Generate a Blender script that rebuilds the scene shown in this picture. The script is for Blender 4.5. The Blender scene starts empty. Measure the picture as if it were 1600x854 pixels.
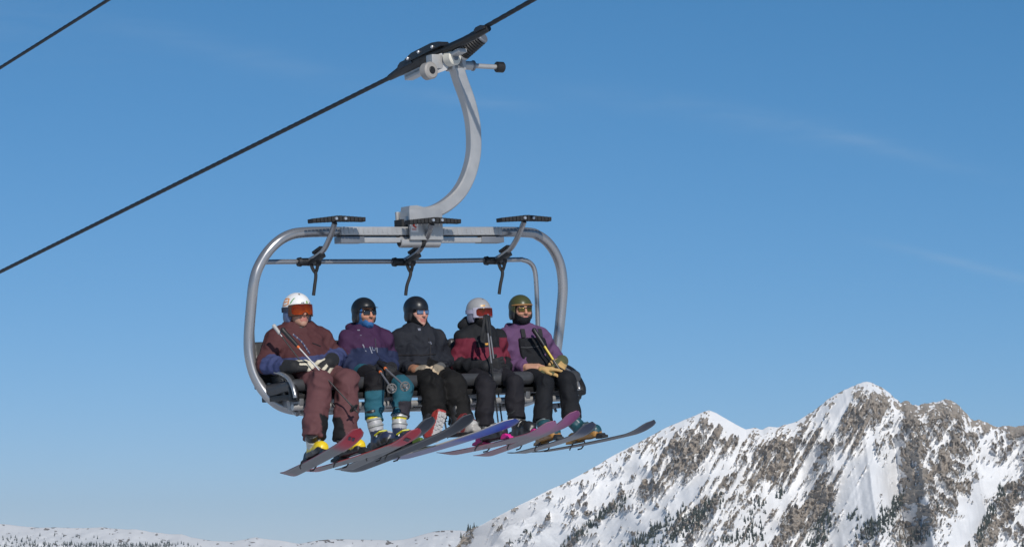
import bpy, bmesh, math, random
import numpy as np
from mathutils import Vector, Matrix, Quaternion
from mathutils.bvhtree import BVHTree

random.seed(7)
RNG = np.random.RandomState(11)
SC = bpy.context.scene
COL = SC.collection

# ------------------------------------------------------------------ camera
cam_d = bpy.data.cameras.new('camera')
cam_d.lens = 112.5
cam_d.sensor_width = 36.0
cam_d.clip_start = 0.1
cam_d.clip_end = 60000.0
cam = bpy.data.objects.new('camera', cam_d)
COL.objects.link(cam)
cam.location = (0, 0, 0)
cam.rotation_euler = (math.radians(90) + math.atan(473 / 5000), 0, 0)
SC.camera = cam

# ------------------------------------------------------------------ light and sky
SUN_EL = math.radians(33)
SUN_AZ = math.radians(17)            # to the right of straight behind the camera
to_sun = Vector((math.sin(SUN_AZ) * math.cos(SUN_EL), -math.cos(SUN_AZ) * math.cos(SUN_EL), math.sin(SUN_EL)))
sun_d = bpy.data.lights.new('sun', 'SUN')
sun_d.energy = 3.4
sun_d.angle = math.radians(0.53)
sun_d.color = (1.0, 0.955, 0.89)
sun = bpy.data.objects.new('sun', sun_d)
COL.objects.link(sun)
sun.rotation_euler = to_sun.to_track_quat('Z', 'Y').to_euler()

SC.view_settings.view_transform = 'Standard'
SC.view_settings.look = 'None'
SC.view_settings.exposure = 0.0
SC.view_settings.gamma = 1.0
SC.view_settings.use_curve_mapping = False

world = bpy.data.worlds.new('World')
SC.world = world
world.use_nodes = True
wt = world.node_tree
wn, wl = wt.nodes, wt.links
wn.clear()
w_out = wn.new('ShaderNodeOutputWorld')
w_bg = wn.new('ShaderNodeBackground')
w_sky = wn.new('ShaderNodeTexSky')
w_sky.sky_type = 'NISHITA'
w_sky.sun_disc = False
w_sky.sun_elevation = SUN_EL
w_sky.sun_rotation = math.atan2(to_sun.x, to_sun.y)
w_sky.altitude = 3600
w_sky.air_density = 1.0
w_sky.dust_density = 0.25
w_sky.ozone_density = 2.0


def wmath(op, a, b=None, clamp=False):
    n = wn.new('ShaderNodeMath')
    n.operation = op
    n.use_clamp = clamp
    for i, v in enumerate((a, b)):
        if v is None:
            continue
        if isinstance(v, (int, float)):
            n.inputs[i].default_value = v
        else:
            wl.new(v, n.inputs[i])
    return n.outputs[0]


# deep high-altitude blue: one response curve per channel over the whole dome
w_sep = wn.new('ShaderNodeSeparateColor')
wl.new(w_sky.outputs['Color'], w_sep.inputs['Color'])
w_com = wn.new('ShaderNodeCombineColor')
STR = 0.085
w_bg.inputs['Strength'].default_value = STR
for ch, (gain, power) in (('Red', (.603, 1.34)), ('Green', (.636, .90)), ('Blue', (.84, .91))):
    v = wmath('MULTIPLY', wmath('POWER', wmath('MULTIPLY', w_sep.outputs[ch], STR), power), gain / STR)
    wl.new(v, w_com.inputs[ch])
# faint cirrus wisps: soft streaks on the dome, given by bearing and height (tangents), tilt, length and width
w_tc = wn.new('ShaderNodeTexCoord')
w_xyz = wn.new('ShaderNodeSeparateXYZ')
wl.new(w_tc.outputs['Generated'], w_xyz.inputs['Vector'])
yy = wmath('MAXIMUM', w_xyz.outputs['Y'], 0.05)
tx, tz = wmath('DIVIDE', w_xyz.outputs['X'], yy), wmath('DIVIDE', w_xyz.outputs['Z'], yy)
w_map = wn.new('ShaderNodeMapping')
w_map.inputs['Rotation'].default_value = (0, math.radians(13), 0)
w_map.inputs['Scale'].default_value = (38, 38, 260)
wl.new(w_tc.outputs['Generated'], w_map.inputs['Vector'])
w_no = wn.new('ShaderNodeTexNoise')
w_no.inputs['Scale'].default_value = 1.0
w_no.inputs['Detail'].default_value = 6
w_no.inputs['Roughness'].default_value = 0.6
w_no.inputs['Distortion'].default_value = 0.5
wl.new(w_map.outputs['Vector'], w_no.inputs['Vector'])
w_sum = None
for (cx, cz, ang, ln, wd, amt) in ((.094, .1392, -12, .040, .0042, .05), (.050, .1470, -9, .050, .004, .05), (-.010, .1492, -7, .020, .0022, .10), (-.085, .1640, -14, .036, .004, .08), (.146, .0965, -14, .026, .0015, .17), (.115, .1350, -15, .030, .002, .08), (-.30, .20, -10, .12, .012, .2), (.34, .16, -12, .10, .010, .2)):
    c, s_ = math.cos(math.radians(ang)), math.sin(math.radians(ang))
    dx, dz_ = wmath('SUBTRACT', tx, cx), wmath('SUBTRACT', tz, cz)
    u = wmath('ADD', wmath('MULTIPLY', dx, c / ln), wmath('MULTIPLY', dz_, s_ / ln))
    v = wmath('ADD', wmath('MULTIPLY', dx, -s_ / wd), wmath('MULTIPLY', dz_, c / wd))
    e = wmath('EXPONENT', wmath('MULTIPLY', wmath('ADD', wmath('MULTIPLY', u, u), wmath('MULTIPLY', v, v)), -1.0))
    e = wmath('MULTIPLY', e, amt)
    w_sum = e if w_sum is None else wmath('ADD', w_sum, e)
w_cl = wmath('MULTIPLY', w_sum, wmath('SUBTRACT', wmath('MULTIPLY', w_no.outputs['Fac'], 2.4), 0.55, True), True)
w_mx = wn.new('ShaderNodeMix')
w_mx.data_type = 'RGBA'
w_mx.inputs['B'].default_value = (5.2, 6.4, 7.8, 1)
wl.new(w_cl, w_mx.inputs['Factor'])
wl.new(w_com.outputs['Color'], w_mx.inputs['A'])
wl.new(w_mx.outputs['Result'], w_bg.inputs['Color'])
wl.new(w_bg.outputs['Background'], w_out.inputs['Surface'])

# ------------------------------------------------------------------ helpers: materials
MATS = {}


def new_mat(name):
    m = bpy.data.materials.new(name)
    m.use_nodes = True
    return m, m.node_tree.nodes, m.node_tree.links, m.node_tree.nodes['Principled BSDF']


def surf(name, col, rough=0.5, metal=0.0, var=0.12, scale=12.0, bump=0.0, bscale=60.0, spec=0.5):
    """plain painted / metal / plastic surface with gentle uneven colour and gloss"""
    if name in MATS:
        return MATS[name]
    m, n, l, b = new_mat(name)
    tc = n.new('ShaderNodeTexCoord')
    no = n.new('ShaderNodeTexNoise')
    no.inputs['Scale'].default_value = scale
    no.inputs['Detail'].default_value = 5
    l.new(tc.outputs['Object'], no.inputs['Vector'])
    mx = n.new('ShaderNodeMix')
    mx.data_type = 'RGBA'
    mx.inputs['A'].default_value = tuple(max(0, c * (1 - var)) for c in col) + (1,)
    mx.inputs['B'].default_value = tuple(min(1, c * (1 + var)) for c in col) + (1,)
    l.new(no.outputs['Fac'], mx.inputs['Factor'])
    l.new(mx.outputs['Result'], b.inputs['Base Color'])
    mr = n.new('ShaderNodeMapRange')
    mr.inputs['To Min'].default_value = max(0.03, rough - 0.1)
    mr.inputs['To Max'].default_value = min(1, rough + 0.1)
    l.new(no.outputs['Fac'], mr.inputs['Value'])
    l.new(mr.outputs['Result'], b.inputs['Roughness'])
    b.inputs['Metallic'].default_value = metal
    b.inputs['Specular IOR Level'].default_value = spec
    if bump:
        n2 = n.new('ShaderNodeTexNoise')
        n2.inputs['Scale'].default_value = bscale
        n2.inputs['Detail'].default_value = 4
        l.new(tc.outputs['Object'], n2.inputs['Vector'])
        bp = n.new('ShaderNodeBump')
        bp.inputs['Strength'].default_value = bump
        bp.inputs['Distance'].default_value = 0.01
        l.new(n2.outputs['Fac'], bp.inputs['Height'])
        l.new(bp.outputs['Normal'], b.inputs['Normal'])
    MATS[name] = m
    return m


def dyed(name, rough, bump=0.3, bscale=90.0, var=0.14, sheen=0.0, spec=0.35, sss=0.0, wr=0.0):
    """cloth, skin, leather or shell plastic: dye comes from the mesh's colour attribute"""
    if name in MATS:
        return MATS[name]
    m, n, l, b = new_mat(name)
    at = n.new('ShaderNodeAttribute')
    at.attribute_name = 'dye'
    tc = n.new('ShaderNodeTexCoord')
    no = n.new('ShaderNodeTexNoise')
    no.inputs['Scale'].default_value = 9
    no.inputs['Detail'].default_value = 6
    l.new(tc.outputs['Object'], no.inputs['Vector'])
    mr = n.new('ShaderNodeMapRange')
    mr.inputs['To Min'].default_value = 1 - var
    mr.inputs['To Max'].default_value = 1 + var
    l.new(no.outputs['Fac'], mr.inputs['Value'])
    mx = n.new('ShaderNodeVectorMath')
    mx.operation = 'SCALE'
    l.new(at.outputs['Color'], mx.inputs[0])
    l.new(mr.outputs['Result'], mx.inputs['Scale'])
    l.new(mx.outputs['Vector'], b.inputs['Base Color'])
    b.inputs['Roughness'].default_value = rough
    b.inputs['Specular IOR Level'].default_value = spec
    if sheen:
        b.inputs['Sheen Weight'].default_value = sheen
    if sss:
        b.inputs['Subsurface Weight'].default_value = sss
        b.inputs['Subsurface Radius'].default_value = (0.012, 0.004, 0.002)
    n2 = n.new('ShaderNodeTexNoise')
    n2.inputs['Scale'].default_value = bscale
    n2.inputs['Detail'].default_value = 4
    l.new(tc.outputs['Object'], n2.inputs['Vector'])
    bp = n.new('ShaderNodeBump')
    bp.inputs['Strength'].default_value = bump
    bp.inputs['Distance'].default_value = 0.006
    l.new(n2.outputs['Fac'], bp.inputs['Height'])
    last = bp
    if wr:
        n3 = n.new('ShaderNodeTexNoise')
        n3.noise_type = 'RIDGED_MULTIFRACTAL'
        n3.inputs['Scale'].default_value = 6.5
        n3.inputs['Detail'].default_value = 3
        n3.inputs['Distortion'].default_value = .9
        l.new(tc.outputs['Object'], n3.inputs['Vector'])
        bp2 = n.new('ShaderNodeBump')
        bp2.inputs['Strength'].default_value = wr
        bp2.inputs['Distance'].default_value = 0.045
        l.new(n3.outputs['Fac'], bp2.inputs['Height'])
        l.new(bp.outputs['Normal'], bp2.inputs['Normal'])
        last = bp2
    l.new(last.outputs['Normal'], b.inputs['Normal'])
    MATS[name] = m
    return m


GALV = lambda: surf('galvanised_steel', (0.44, 0.435, 0.43), 0.42, 0.45, 0.16, 9, 0.06, 120)
TUBE = lambda: surf('painted_grey_tube', (0.36, 0.36, 0.37), 0.27, 0.65, 0.08, 6)
DARKT = lambda: surf('dark_steel_tube', (0.22, 0.23, 0.25), 0.4, 0.5, 0.15, 9)
BLACK = lambda: surf('black_plastic', (0.012, 0.012, 0.013), 0.5, 0, 0.3, 20)
RUBBER = lambda: surf('black_rubber', (0.016, 0.016, 0.017), 0.75, 0, 0.3, 25, 0.3, 80)
VINYL = lambda: surf('black_vinyl', (0.045, 0.046, 0.050), 0.42, 0, 0.25, 15, 0.12, 40)
WHITEP = lambda: surf('cream_plastic', (0.68, 0.64, 0.55), 0.5, 0, 0.08, 20)
ALU = lambda: surf('bright_aluminium', (0.62, 0.62, 0.63), 0.32, 0.7, 0.1, 30)
CLOTH = lambda: dyed('shell_fabric', 0.78, 0.3, 130, 0.16, 0.0, 0.22, 0, 0.9)
SKIN = lambda: dyed('skin', 0.55, 0.1, 160, 0.06, 0, 0.35, 0.06)
HELM = lambda: dyed('helmet_shell', 0.36, 0.03, 40, 0.05, 0, 0.45)
BOOTM = lambda: dyed('boot_shell', 0.38, 0.05, 60, 0.1, 0, 0.5)
GLOVE = lambda: dyed('glove_leather', 0.7, 0.4, 110, 0.15, 0.05, 0.3)

# ------------------------------------------------------------------ helpers: objects
CHAIR_ROT = (0, -math.radians(3.3), math.radians(32.6))
CHAIR_M = Matrix.Translation((-0.921, 26.270, 1.555)) @ (Matrix.Rotation(CHAIR_ROT[2], 4, 'Z') @ Matrix.Rotation(CHAIR_ROT[1], 4, 'Y'))
BASE = {}


def tag(o, label=None, cat=None, group=None, kind=None):
    for k, v in (('label', label), ('category', cat), ('group', group), ('kind', kind)):
        if v:
            o[k] = v
    return o


def thing(name, label, cat, base=(0, 0, 0), group=None):
    """an Empty standing at `base` (metres in the chair's own frame: x along the bench, y back, z up)"""
    o = bpy.data.objects.new(name, None)
    o.empty_display_size = 0.2
    COL.objects.link(o)
    o.matrix_world = CHAIR_M @ Matrix.Translation(base)
    BASE[o] = Vector(base)
    return tag(o, label, cat, group)


def link(name, me, mat, parent=None):
    o = bpy.data.objects.new(name, me)
    COL.objects.link(o)
    if mat:
        me.materials.append(mat)
    if parent is not None:
        o.parent = parent
    return o


def root_of(o):
    while o.parent:
        o = o.parent
    return o


def mesh_obj(name, verts, faces, mat, parent, smooth=True, dye=None):
    """verts in the chair's frame; stored relative to the thing's base"""
    r = root_of(parent)
    b = np.array(BASE[r])
    v = np.asarray(verts, float).reshape(-1, 3) - b
    me = bpy.data.meshes.new(name)
    if isinstance(faces, np.ndarray):
        nf, k = faces.shape
        me.vertices.add(len(v))
        me.vertices.foreach_set('co', v.astype(np.float32).ravel())
        me.loops.add(nf * k)
        me.loops.foreach_set('vertex_index', faces.astype(np.int32).ravel())
        me.polygons.add(nf)
        me.polygons.foreach_set('loop_start', np.arange(0, nf * k, k, dtype=np.int32))
        me.update(calc_edges=True)
        me.validate()
    else:
        me.from_pydata([tuple(p) for p in v], [], faces)
        me.update()
    me.polygons.foreach_set('use_smooth', np.full(len(me.polygons), smooth, dtype=bool))
    if dye is not None:
        a = me.color_attributes.new('dye', 'FLOAT_COLOR', 'POINT')
        c = np.ones((len(v), 4), np.float32)
        c[:, :3] = dye
        a.data.foreach_set('color', c.ravel())
    return link(name, me, mat, parent)


class MB:
    """collects simple shapes into one mesh"""

    def __init__(s):
        s.v, s.f, s.sm = [], [], []

    def add(s, vs, fs, smooth=True):
        o = len(s.v)
        s.v += [tuple(p) for p in vs]
        s.f += [tuple(i + o for i in f) for f in fs]
        s.sm += [smooth] * len(fs)
        return s

    def tube(s, pts, r, n=12, cap=True):
        P = [Vector(p) for p in pts]
        m = len(P)
        R = list(r) if hasattr(r, '__len__') else [r] * m
        T = []
        for i in range(m):
            t = P[min(i + 1, m - 1)] - P[max(i - 1, 0)]
            T.append(t.normalized() if t.length > 1e-9 else (T[-1] if T else Vector((0, 0, 1))))
        u = T[0].orthogonal().normalized()
        vs, fs = [], []
        for i in range(m):
            u = (u - T[i] * u.dot(T[i])).normalized()
            w = T[i].cross(u)
            for k in range(n):
                a = 2 * math.pi * k / n
                vs.append(P[i] + (u * math.cos(a) + w * math.sin(a)) * R[i])
        for i in range(m - 1):
            for k in range(n):
                k2 = (k + 1) % n
                fs.append((i * n + k, i * n + k2, (i + 1) * n + k2, (i + 1) * n + k))
        if cap:
            fs.append(tuple(range(n - 1, -1, -1)))
            fs.append(tuple((m - 1) * n + k for k in range(n)))
        return s.add(vs, fs)

    def cyl(s, a, b, r, n=14, r2=None):
        """cylinder with slightly rounded ends"""
        a, b = Vector(a), Vector(b)
        d = (b - a)
        L = d.length
        d.normalize()
        r2 = r if r2 is None else r2
        e = min(0.18 * min(r, r2), 0.3 * L)
        return s.tube([a, a + d * 1e-5, a + d * e, b - d * e, b - d * 1e-5, b], [0.001, r - e, r, r2, r2 - e, 0.001], n)

    def box(s, c, half, ax=None, ch=0.0):
        c = Vector(c)
        X, Y, Z = ax if ax is not None else (Vector((1, 0, 0)), Vector((0, 1, 0)), Vector((0, 0, 1)))
        X, Y, Z = Vector(X), Vector(Y), Vector(Z)
        bm = bmesh.new()
        bmesh.ops.create_cube(bm, size=2)
        for v in bm.verts:
            v.co = Vector((v.co.x * half[0], v.co.y * half[1], v.co.z * half[2]))
        if ch:
            bmesh.ops.bevel(bm, geom=bm.edges[:], offset=ch, segments=2, affect='EDGES', profile=0.7)
        bm.verts.index_update()
        vs = [c + X * v.co.x + Y * v.co.y + Z * v.co.z for v in bm.verts]
        fs = [tuple(v.index for v in f.verts) for f in bm.faces]
        bm.free()
        return s.add(vs, fs, bool(ch))

    def sweep(s, pts, prof, up):
        """sweep a closed profile (list of (a, b)) along pts; b runs along `up`"""
        P = [Vector(p) for p in pts]
        m, n = len(P), len(prof)
        up = Vector(up).normalized()
        vs, fs = [], []
        for i in range(m):
            t = (P[min(i + 1, m - 1)] - P[max(i - 1, 0)]).normalized()
            sd = t.cross(up).normalized()
            for a, b in prof:
                vs.append(P[i] + sd * a + up * b)
        for i in range(m - 1):
            for k in range(n):
                k2 = (k + 1) % n
                fs.append((i * n + k, i * n + k2, (i + 1) * n + k2, (i + 1) * n + k))
        fs.append(tuple(range(n - 1, -1, -1)))
        fs.append(tuple((m - 1) * n + k for k in range(n)))
        return s.add(vs, fs, False)

    def ball(s, c, r, ax=None, nu=12, nv=8):
        c = Vector(c)
        rr = r if hasattr(r, '__len__') else (r, r, r)
        X, Y, Z = ax if ax is not None else (Vector((1, 0, 0)), Vector((0, 1, 0)), Vector((0, 0, 1)))
        vs = [c + Z * rr[2]]
        for j in range(1, nv):
            th = math.pi * j / nv
            for i in range(nu):
                ph = 2 * math.pi * i / nu
                vs.append(c + X * rr[0] * math.sin(th) * math.cos(ph) + Y * rr[1] * math.sin(th) * math.sin(ph) + Z * rr[2] * math.cos(th))
        vs.append(c - Z * rr[2])
        fs = [(0, 1 + i, 1 + (i + 1) % nu) for i in range(nu)]
        for j in range(nv - 2):
            for i in range(nu):
                a, b = 1 + j * nu + i, 1 + j * nu + (i + 1) % nu
                fs.append((a, a + nu, b + nu, b))
        L = len(vs) - 1
        o = 1 + (nv - 2) * nu
        fs += [(L, o + (i + 1) % nu, o + i) for i in range(nu)]
        return s.add(vs, fs)

    def build(s, name, mat, parent, kind=None):
        b = BASE[root_of(parent)] if parent is not None and root_of(parent) in BASE else Vector((0, 0, 0))
        me = bpy.data.meshes.new(name)
        me.from_pydata([tuple(Vector(p) - b) for p in s.v], [], s.f)
        bm = bmesh.new()
        bm.from_mesh(me)
        bmesh.ops.recalc_face_normals(bm, faces=bm.faces[:])
        bm.to_mesh(me)
        bm.free()
        me.polygons.foreach_set('use_smooth', np.array(s.sm, dtype=bool))
        me.update()
        if any(s.sm):
            try:
                me.set_sharp_from_angle(angle=math.radians(38))
            except Exception:
                pass
        return tag(link(name, me, mat, parent), kind=kind)


def spline(pts, n=6):
    """Catmull-Rom through pts"""
    P = [Vector(p) for p in pts]
    out = []
    for i in range(len(P) - 1):
        p0, p1, p2, p3 = P[max(i - 1, 0)], P[i], P[i + 1], P[min(i + 2, len(P) - 1)]
        for k in range(n):
            t = k / n
            out.append(0.5 * ((2 * p1) + (p2 - p0) * t + (2 * p0 - 5 * p1 + 4 * p2 - p3) * t * t + (3 * p1 - p0 - 3 * p2 + p3) * t ** 3))
    out.append(P[-1])
    return out


# ------------------------------------------------------------------ helpers: implicit surfaces (clothes, heads, gloves, boots)
SN = RNG.normal(size=(14, 3))
SN /= np.linalg.norm(SN, axis=1)[:, None]
SP = RNG.rand(14) * 6.283


def snoise(p, f, o=0):
    """cheap smooth noise in about -1..1"""
    a = np.zeros(len(p))
    w = p * f
    w = w + 0.7 * np.sin(w[:, [1, 2, 0]] * 1.3 + o)
    for i in range(5):
        j = (i + o) % 14
        a += np.sin(w @ SN[j] * (1 + 0.23 * i) + SP[j] + o)
    return a / 2.6


def ridge(p, f, o=0):
    return 1 - 2 * np.abs(snoise(p, f, o))


def sm(x, a, b):
    t = np.clip((x - a) / (b - a), 0, 1)
    return t * t * (3 - 2 * t)


class Sdf:
    def __init__(s, col=(0.5, 0.5, 0.5), k=0.02):
        s.pr = []
        s.k = k
        s.col = col
        s.cuts = []
        s.dis = None
        s.paint = None

    def cap(s, a, b, ra, rb=None, col=None, k=None, fold=None, flat=False, sq=None):
        s.pr.append(('cap', np.array(a, float), np.array(b, float), ra, ra if rb is None else rb, col or s.col, s.k if k is None else k, fold, flat, sq))
        return s

    def ell(s, c, r, ax=None, col=None, k=None):
        A = np.array([list(v) for v in ax], float) if ax is not None else np.eye(3)
        s.pr.append(('ell', np.array(c, float), np.array(r, float), A, None, col or s.col, s.k if k is None else k, None, None, None))
        return s

    def rbox(s, c, h, r, ax=None, col=None, k=None):
        A = np.array([list(v) for v in ax], float) if ax is not None else np.eye(3)
        s.pr.append(('box', np.array(c, float), np.array(h, float), A, r, col or s.col, s.k if k is None else k, None, None, None))
        return s

    def fn(s, f, col=None, k=None):
        s.pr.append(('fn', f, None, None, None, col or s.col, s.k if k is None else k, None, None, None))
        return s

    def one(s, pr, p):
        t = pr[0]
        if t == 'fn':
            return pr[1](p)
        if t == 'cap':
            a, b, ra, rb, fold, flat, sq = pr[1], pr[2], pr[3], pr[4], pr[7], pr[8], pr[9]
            ba = b - a
            L = np.linalg.norm(ba)
            d = ba / L
            pa = p - a
            h = pa @ d
            hc = np.clip(h / L, 0, 1)
            q = pa - (hc * L)[:, None] * d
            if sq is not None:           # squash along a direction (flatter limbs)
                q = q + (q @ np.array(sq[0]))[:, None] * np.array(sq[0]) * (sq[1] - 1)
            dist = np.linalg.norm(q, axis=1) - (ra + (rb - ra) * hc)
            if fold:
                amp, wl, ph, lo, hi = fold
                ax = np.cross(d, (0.3, 0.5, 0.8))
                an = (q @ ax) * 9
                f = np.sin(h / wl * 6.283 + ph + 1.6 * snoise(p, 11, int(ph)) + an)
                wgt = sm(h / L, lo - .15, lo + .1) * (1 - sm(h / L, hi - .1, hi + .15))
                dist = dist - amp * (np.abs(f) ** 0.7 * np.sign(f)) * wgt
            if flat:
                dist = np.maximum(dist, h - L)
            return dist
        q = (p - pr[1]) @ pr[3].T
        if t == 'ell':
            r = pr[2]
            k0 = np.linalg.norm(q / r, axis=1)
            k1 = np.linalg.norm(q / (r * r), axis=1) + 1e-9
            return k0 * (k0 - 1) / k1
        h, r = pr[2], pr[4]
        e = np.abs(q) - (h - r)
        return np.linalg.norm(np.maximum(e, 0), axis=1) + np.minimum(e.max(axis=1), 0) - r

    def bounds(s):
        lo, hi = np.full(3, 1e9), np.full(3, -1e9)
        for pr in s.pr:
            if pr[0] == 'cap':
                for c, r in ((pr[1], pr[3]), (pr[2], pr[4])):
                    lo, hi = np.minimum(lo, c - r), np.maximum(hi, c + r)
            elif pr[0] != 'fn':
                r = np.abs(pr[3].T) @ pr[2]
                lo, hi = np.minimum(lo, pr[1] - r), np.maximum(hi, pr[1] + r)
        return lo - 0.03, hi + 0.03

    def eval(s, p):
        D = None
        I = np.zeros(len(p), np.int32)
        B = np.full(len(p), 1e9)
        for i, pr in enumerate(s.pr):
            d = s.one(pr, p)
            m = d < B
            B[m] = d[m]
            I[m] = i
            if D is None:
                D = d
            else:
                k = pr[6]
                h = np.maximum(k - np.abs(D - d), 0) / k
                D = np.minimum(D, d) - h * h * k * 0.25
        if s.dis is not None:
            near = np.abs(D) < 0.05
            D[near] = D[near] - s.dis(p[near])
        for c in s.cuts:
            D = np.maximum(D, c(p))
        return D, I

    def mesh(s, name, h, mat, parent, lo=None, hi=None, axes=None):
        if axes is None:
            l, u = s.bounds()
            l = l if lo is None else np.array(lo)
            u = u if hi is None else np.array(hi)
            axes = [np.arange(l[i], u[i] + h, h) for i in range(3)]
        X, Y, Z = np.meshgrid(*axes, indexing='ij')
        p = np.stack([X.ravel(), Y.ravel(), Z.ravel()], 1)
        D, I = s.eval(p)
        V, F = surface_nets(D.reshape(X.shape), axes)
        if len(V) == 0:
            return None
        D, I = s.eval(V)
        cols = np.array([pr[5] for pr in s.pr])
        c = cols[I].astype(float)
        if s.paint:
            c = s.paint(V, I, c)
        return mesh_obj(name, V, F, mat, parent, True, c)


def surface_nets(F, axes):
    n = F.shape
    acc = np.zeros((n[0] - 1, n[1] - 1, n[2] - 1, 3))
    cnt = np.zeros((n[0] - 1, n[1] - 1, n[2] - 1))
    S = F < 0
    for ax in range(3):
        a = [slice(None)] * 3
        b = [slice(None)] * 3
        a[ax], b[ax] = slice(0, -1), slice(1, None)
        fa, fb = F[tuple(a)], F[tuple(b)]
        cr = S[tuple(a)] != S[tuple(b)]
        den = np.where(cr, fa - fb, 1)
        t = np.where(cr, fa / den, 0)
        o1, o2 = [i for i in range(3) if i != ax]
        for du in (0, 1):
            for dv in (0, 1):
                sl = [slice(None)] * 3
                sl[o1] = slice(du, du + n[o1] - 1)
                sl[o2] = slice(dv, dv + n[o2] - 1)
                c = cr[tuple(sl)]
                cnt += c
                acc[..., ax] += np.where(c, t[tuple(sl)], 0)
                acc[..., o1] += c * du
                acc[..., o2] += c * dv
    act = cnt > 0
    idx = np.full(act.shape, -1, np.int64)
    ijk = np.argwhere(act)
    idx[act] = np.arange(len(ijk))
    off = acc[act] / cnt[act][:, None]
    V = np.zeros((len(ijk), 3))
    for i in range(3):
        A = np.asarray(axes[i])
        V[:, i] = A[ijk[:, i]] + off[:, i] * (A[ijk[:, i] + 1] - A[ijk[:, i]])
    Q = []
    for ax in range(3):
        o1, o2 = [(1, 2), (2, 0), (0, 1)][ax]
        a = [slice(None)] * 3
        b = [slice(None)] * 3
        a[ax], b[ax] = slice(0, -1), slice(1, None)
        for q in (a, b):
            q[o1] = slice(1, n[o1] - 1)
            q[o2] = slice(1, n[o2] - 1)
        sa, sb = S[tuple(a)], S[tuple(b)]
        cr = np.argwhere(sa != sb)
        if not len(cr):
            continue
        inside = sa[sa != sb]
        g = cr.copy()
        g[:, o1] += 1
        g[:, o2] += 1

        def cell(d1, d2):
            h = g.copy()
            h[:, o1] += d1
            h[:, o2] += d2
            return idx[h[:, 0], h[:, 1], h[:, 2]]
        q = np.stack([cell(-1, -1), cell(0, -1), cell(0, 0), cell(-1, 0)], 1)
        q[~inside] = q[~inside][:, ::-1]
        Q.append(q)
    return V, (np.concatenate(Q) if Q else np.zeros((0, 4), int))


def V3(*a):
    return np.array(a[0] if len(a) == 1 else a, float)


def unit(v):
    v = np.asarray(v, float)
    return v / np.linalg.norm(v)


def drape(bvh, loops, base, name, mat, parent, toward=(0, 1, 0), off=0.003):
    """a thin badge laid on a garment: outline points are dropped along `toward` onto it"""
    mb = MB()
    t = Vector(toward).normalized()
    for pts in loops:
        top = []
        for p in pts:
            p = Vector(p)
            hit = bvh.ray_cast(p - t * 0.6 - Vector(base), t)
            if hit[0] is None:
                top = None
                break
            top.append(hit[0] + Vector(base) - t * off)
        if not top:
            continue
        n = len(top)
        lowr = [p + t * (off + 0.004) for p in top]
        fs = [tuple(range(n)), tuple(range(2 * n - 1, n - 1, -1))] + [(i, (i + 1) % n, n + (i + 1) % n, n + i) for i in range(n)]
        mb.add(top + lowr, fs, False)
    if mb.v:
        return mb.build(name, mat, parent)


def bvh_of(o):
    me = o.data
    return BVHTree.FromPolygons([v.co[:] for v in me.vertices], [p.vertices[:] for p in me.polygons])

# ------------------------------------------------------------------ the two haul cables
CABLE_D = unit((.639, -1.0, .146))
CG = V3((0.493, -0.100, 2.768))
CG_W = np.array(CHAIR_M @ Vector(CG))
CD_L = np.array(CHAIR_M.to_3x3().inverted() @ Vector(CABLE_D))     # cable direction in the chair's frame


def cable(name, p, runs, r, label):
    """runs: (direction, from, to) pieces from the point p; six strands are laid round a core near the camera"""
    m = bpy.data.materials.get('steel_cable')
    if not m:
        m = surf('steel_cable', (0.016, 0.018, 0.023), 0.5, 0.2, 0.25, 3)
    o = bpy.data.objects.new(name, None)
    COL.objects.link(o)
    o.location = Vector(p)
    tag(o, label, 'cable', 'haul cables of the chairlift')
    for d, t0, t1 in runs:
        mb = MB()
        d = Vector(d).normalized()
        u = d.orthogonal().normalized()
        w = d.cross(u)
        mb.tube([d * t0, d * t1], r * 0.86, 10)
        near0, near1 = max(t0, -22), min(t1, 9)
        n = int((near1 - near0) / 0.07)
        for s in range(6):
            pts = []
            for i in range(n + 1):
                t = near0 + (near1 - near0) * i / n
                a = s * math.pi / 3 + t * 9.0
                pts.append(d * t + (u * math.cos(a) + w * math.sin(a)) * r * 0.70)
            mb.tube(pts, r * 0.29, 5)
        for a, b in ((t0, near0), (near1, t1)):
            if b - a > .1:
                mb.tube([d * a, d * b], r * 0.98, 10)
        mb.build('strands', m, o)
    return o


cable('haul_cable', CG_W, ((CABLE_D, -160, 0), (unit((.639, -1.0, .19)), 0, 34)), 0.0205, 'dark steel haul cable carrying the chair, running up to the right through the grip')
cable('haul_cable', V3((-4.726, 32.621, 5.562)), ((CABLE_D, -160, 40),), 0.0185, 'dark steel cable crossing the upper left corner of the sky, carrying no chair in view')

# ------------------------------------------------------------------ the chair
chair = thing('chairlift_chair', 'grey tubular six-seat chairlift chair with black seat and raised restraint bar, hanging from the cable', 'chairlift chair', (0.100, -0.060, 1.267))
FW = Vector(CD_L).normalized()                       # along the cable
DIAG = Vector((0, -1, 0))

hoop = spline([(-0.576, -0.300, -0.175), (-0.907, -0.260, -0.179), (-1.049, -0.220, -0.178), (-1.189, -0.140, -0.135), (-1.274, -0.060, -0.037), (-1.339, -0.010, 0.100), (-1.367, 0.020, 0.256), (-1.366, 0.030, 0.411), (-1.348, 0.010, 0.640), (-1.324, -0.020, 0.869), (-1.270, -0.030, 1.007), (-1.170, -0.050, 1.139), (-1.030, -0.060, 1.231), (-0.840, -0.060, 1.264), (-0.363, -0.060, 1.265), (0.496, -0.060, 1.265), (1.225, -0.060, 1.265), (1.404, -0.060, 1.230), (1.528, -0.050, 1.138), (1.618, -0.030, 0.992), (1.643, -0.020, 0.818), (1.632, 0.000, 0.628), (1.594, 0.020, 0.358), (1.543, 0.020, 0.163), (1.428, -0.030, -0.011), (1.240, -0.120, -0.129), (0.930, -0.240, -0.190), (0.640, -0.300, -0.195)], 7)
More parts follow.
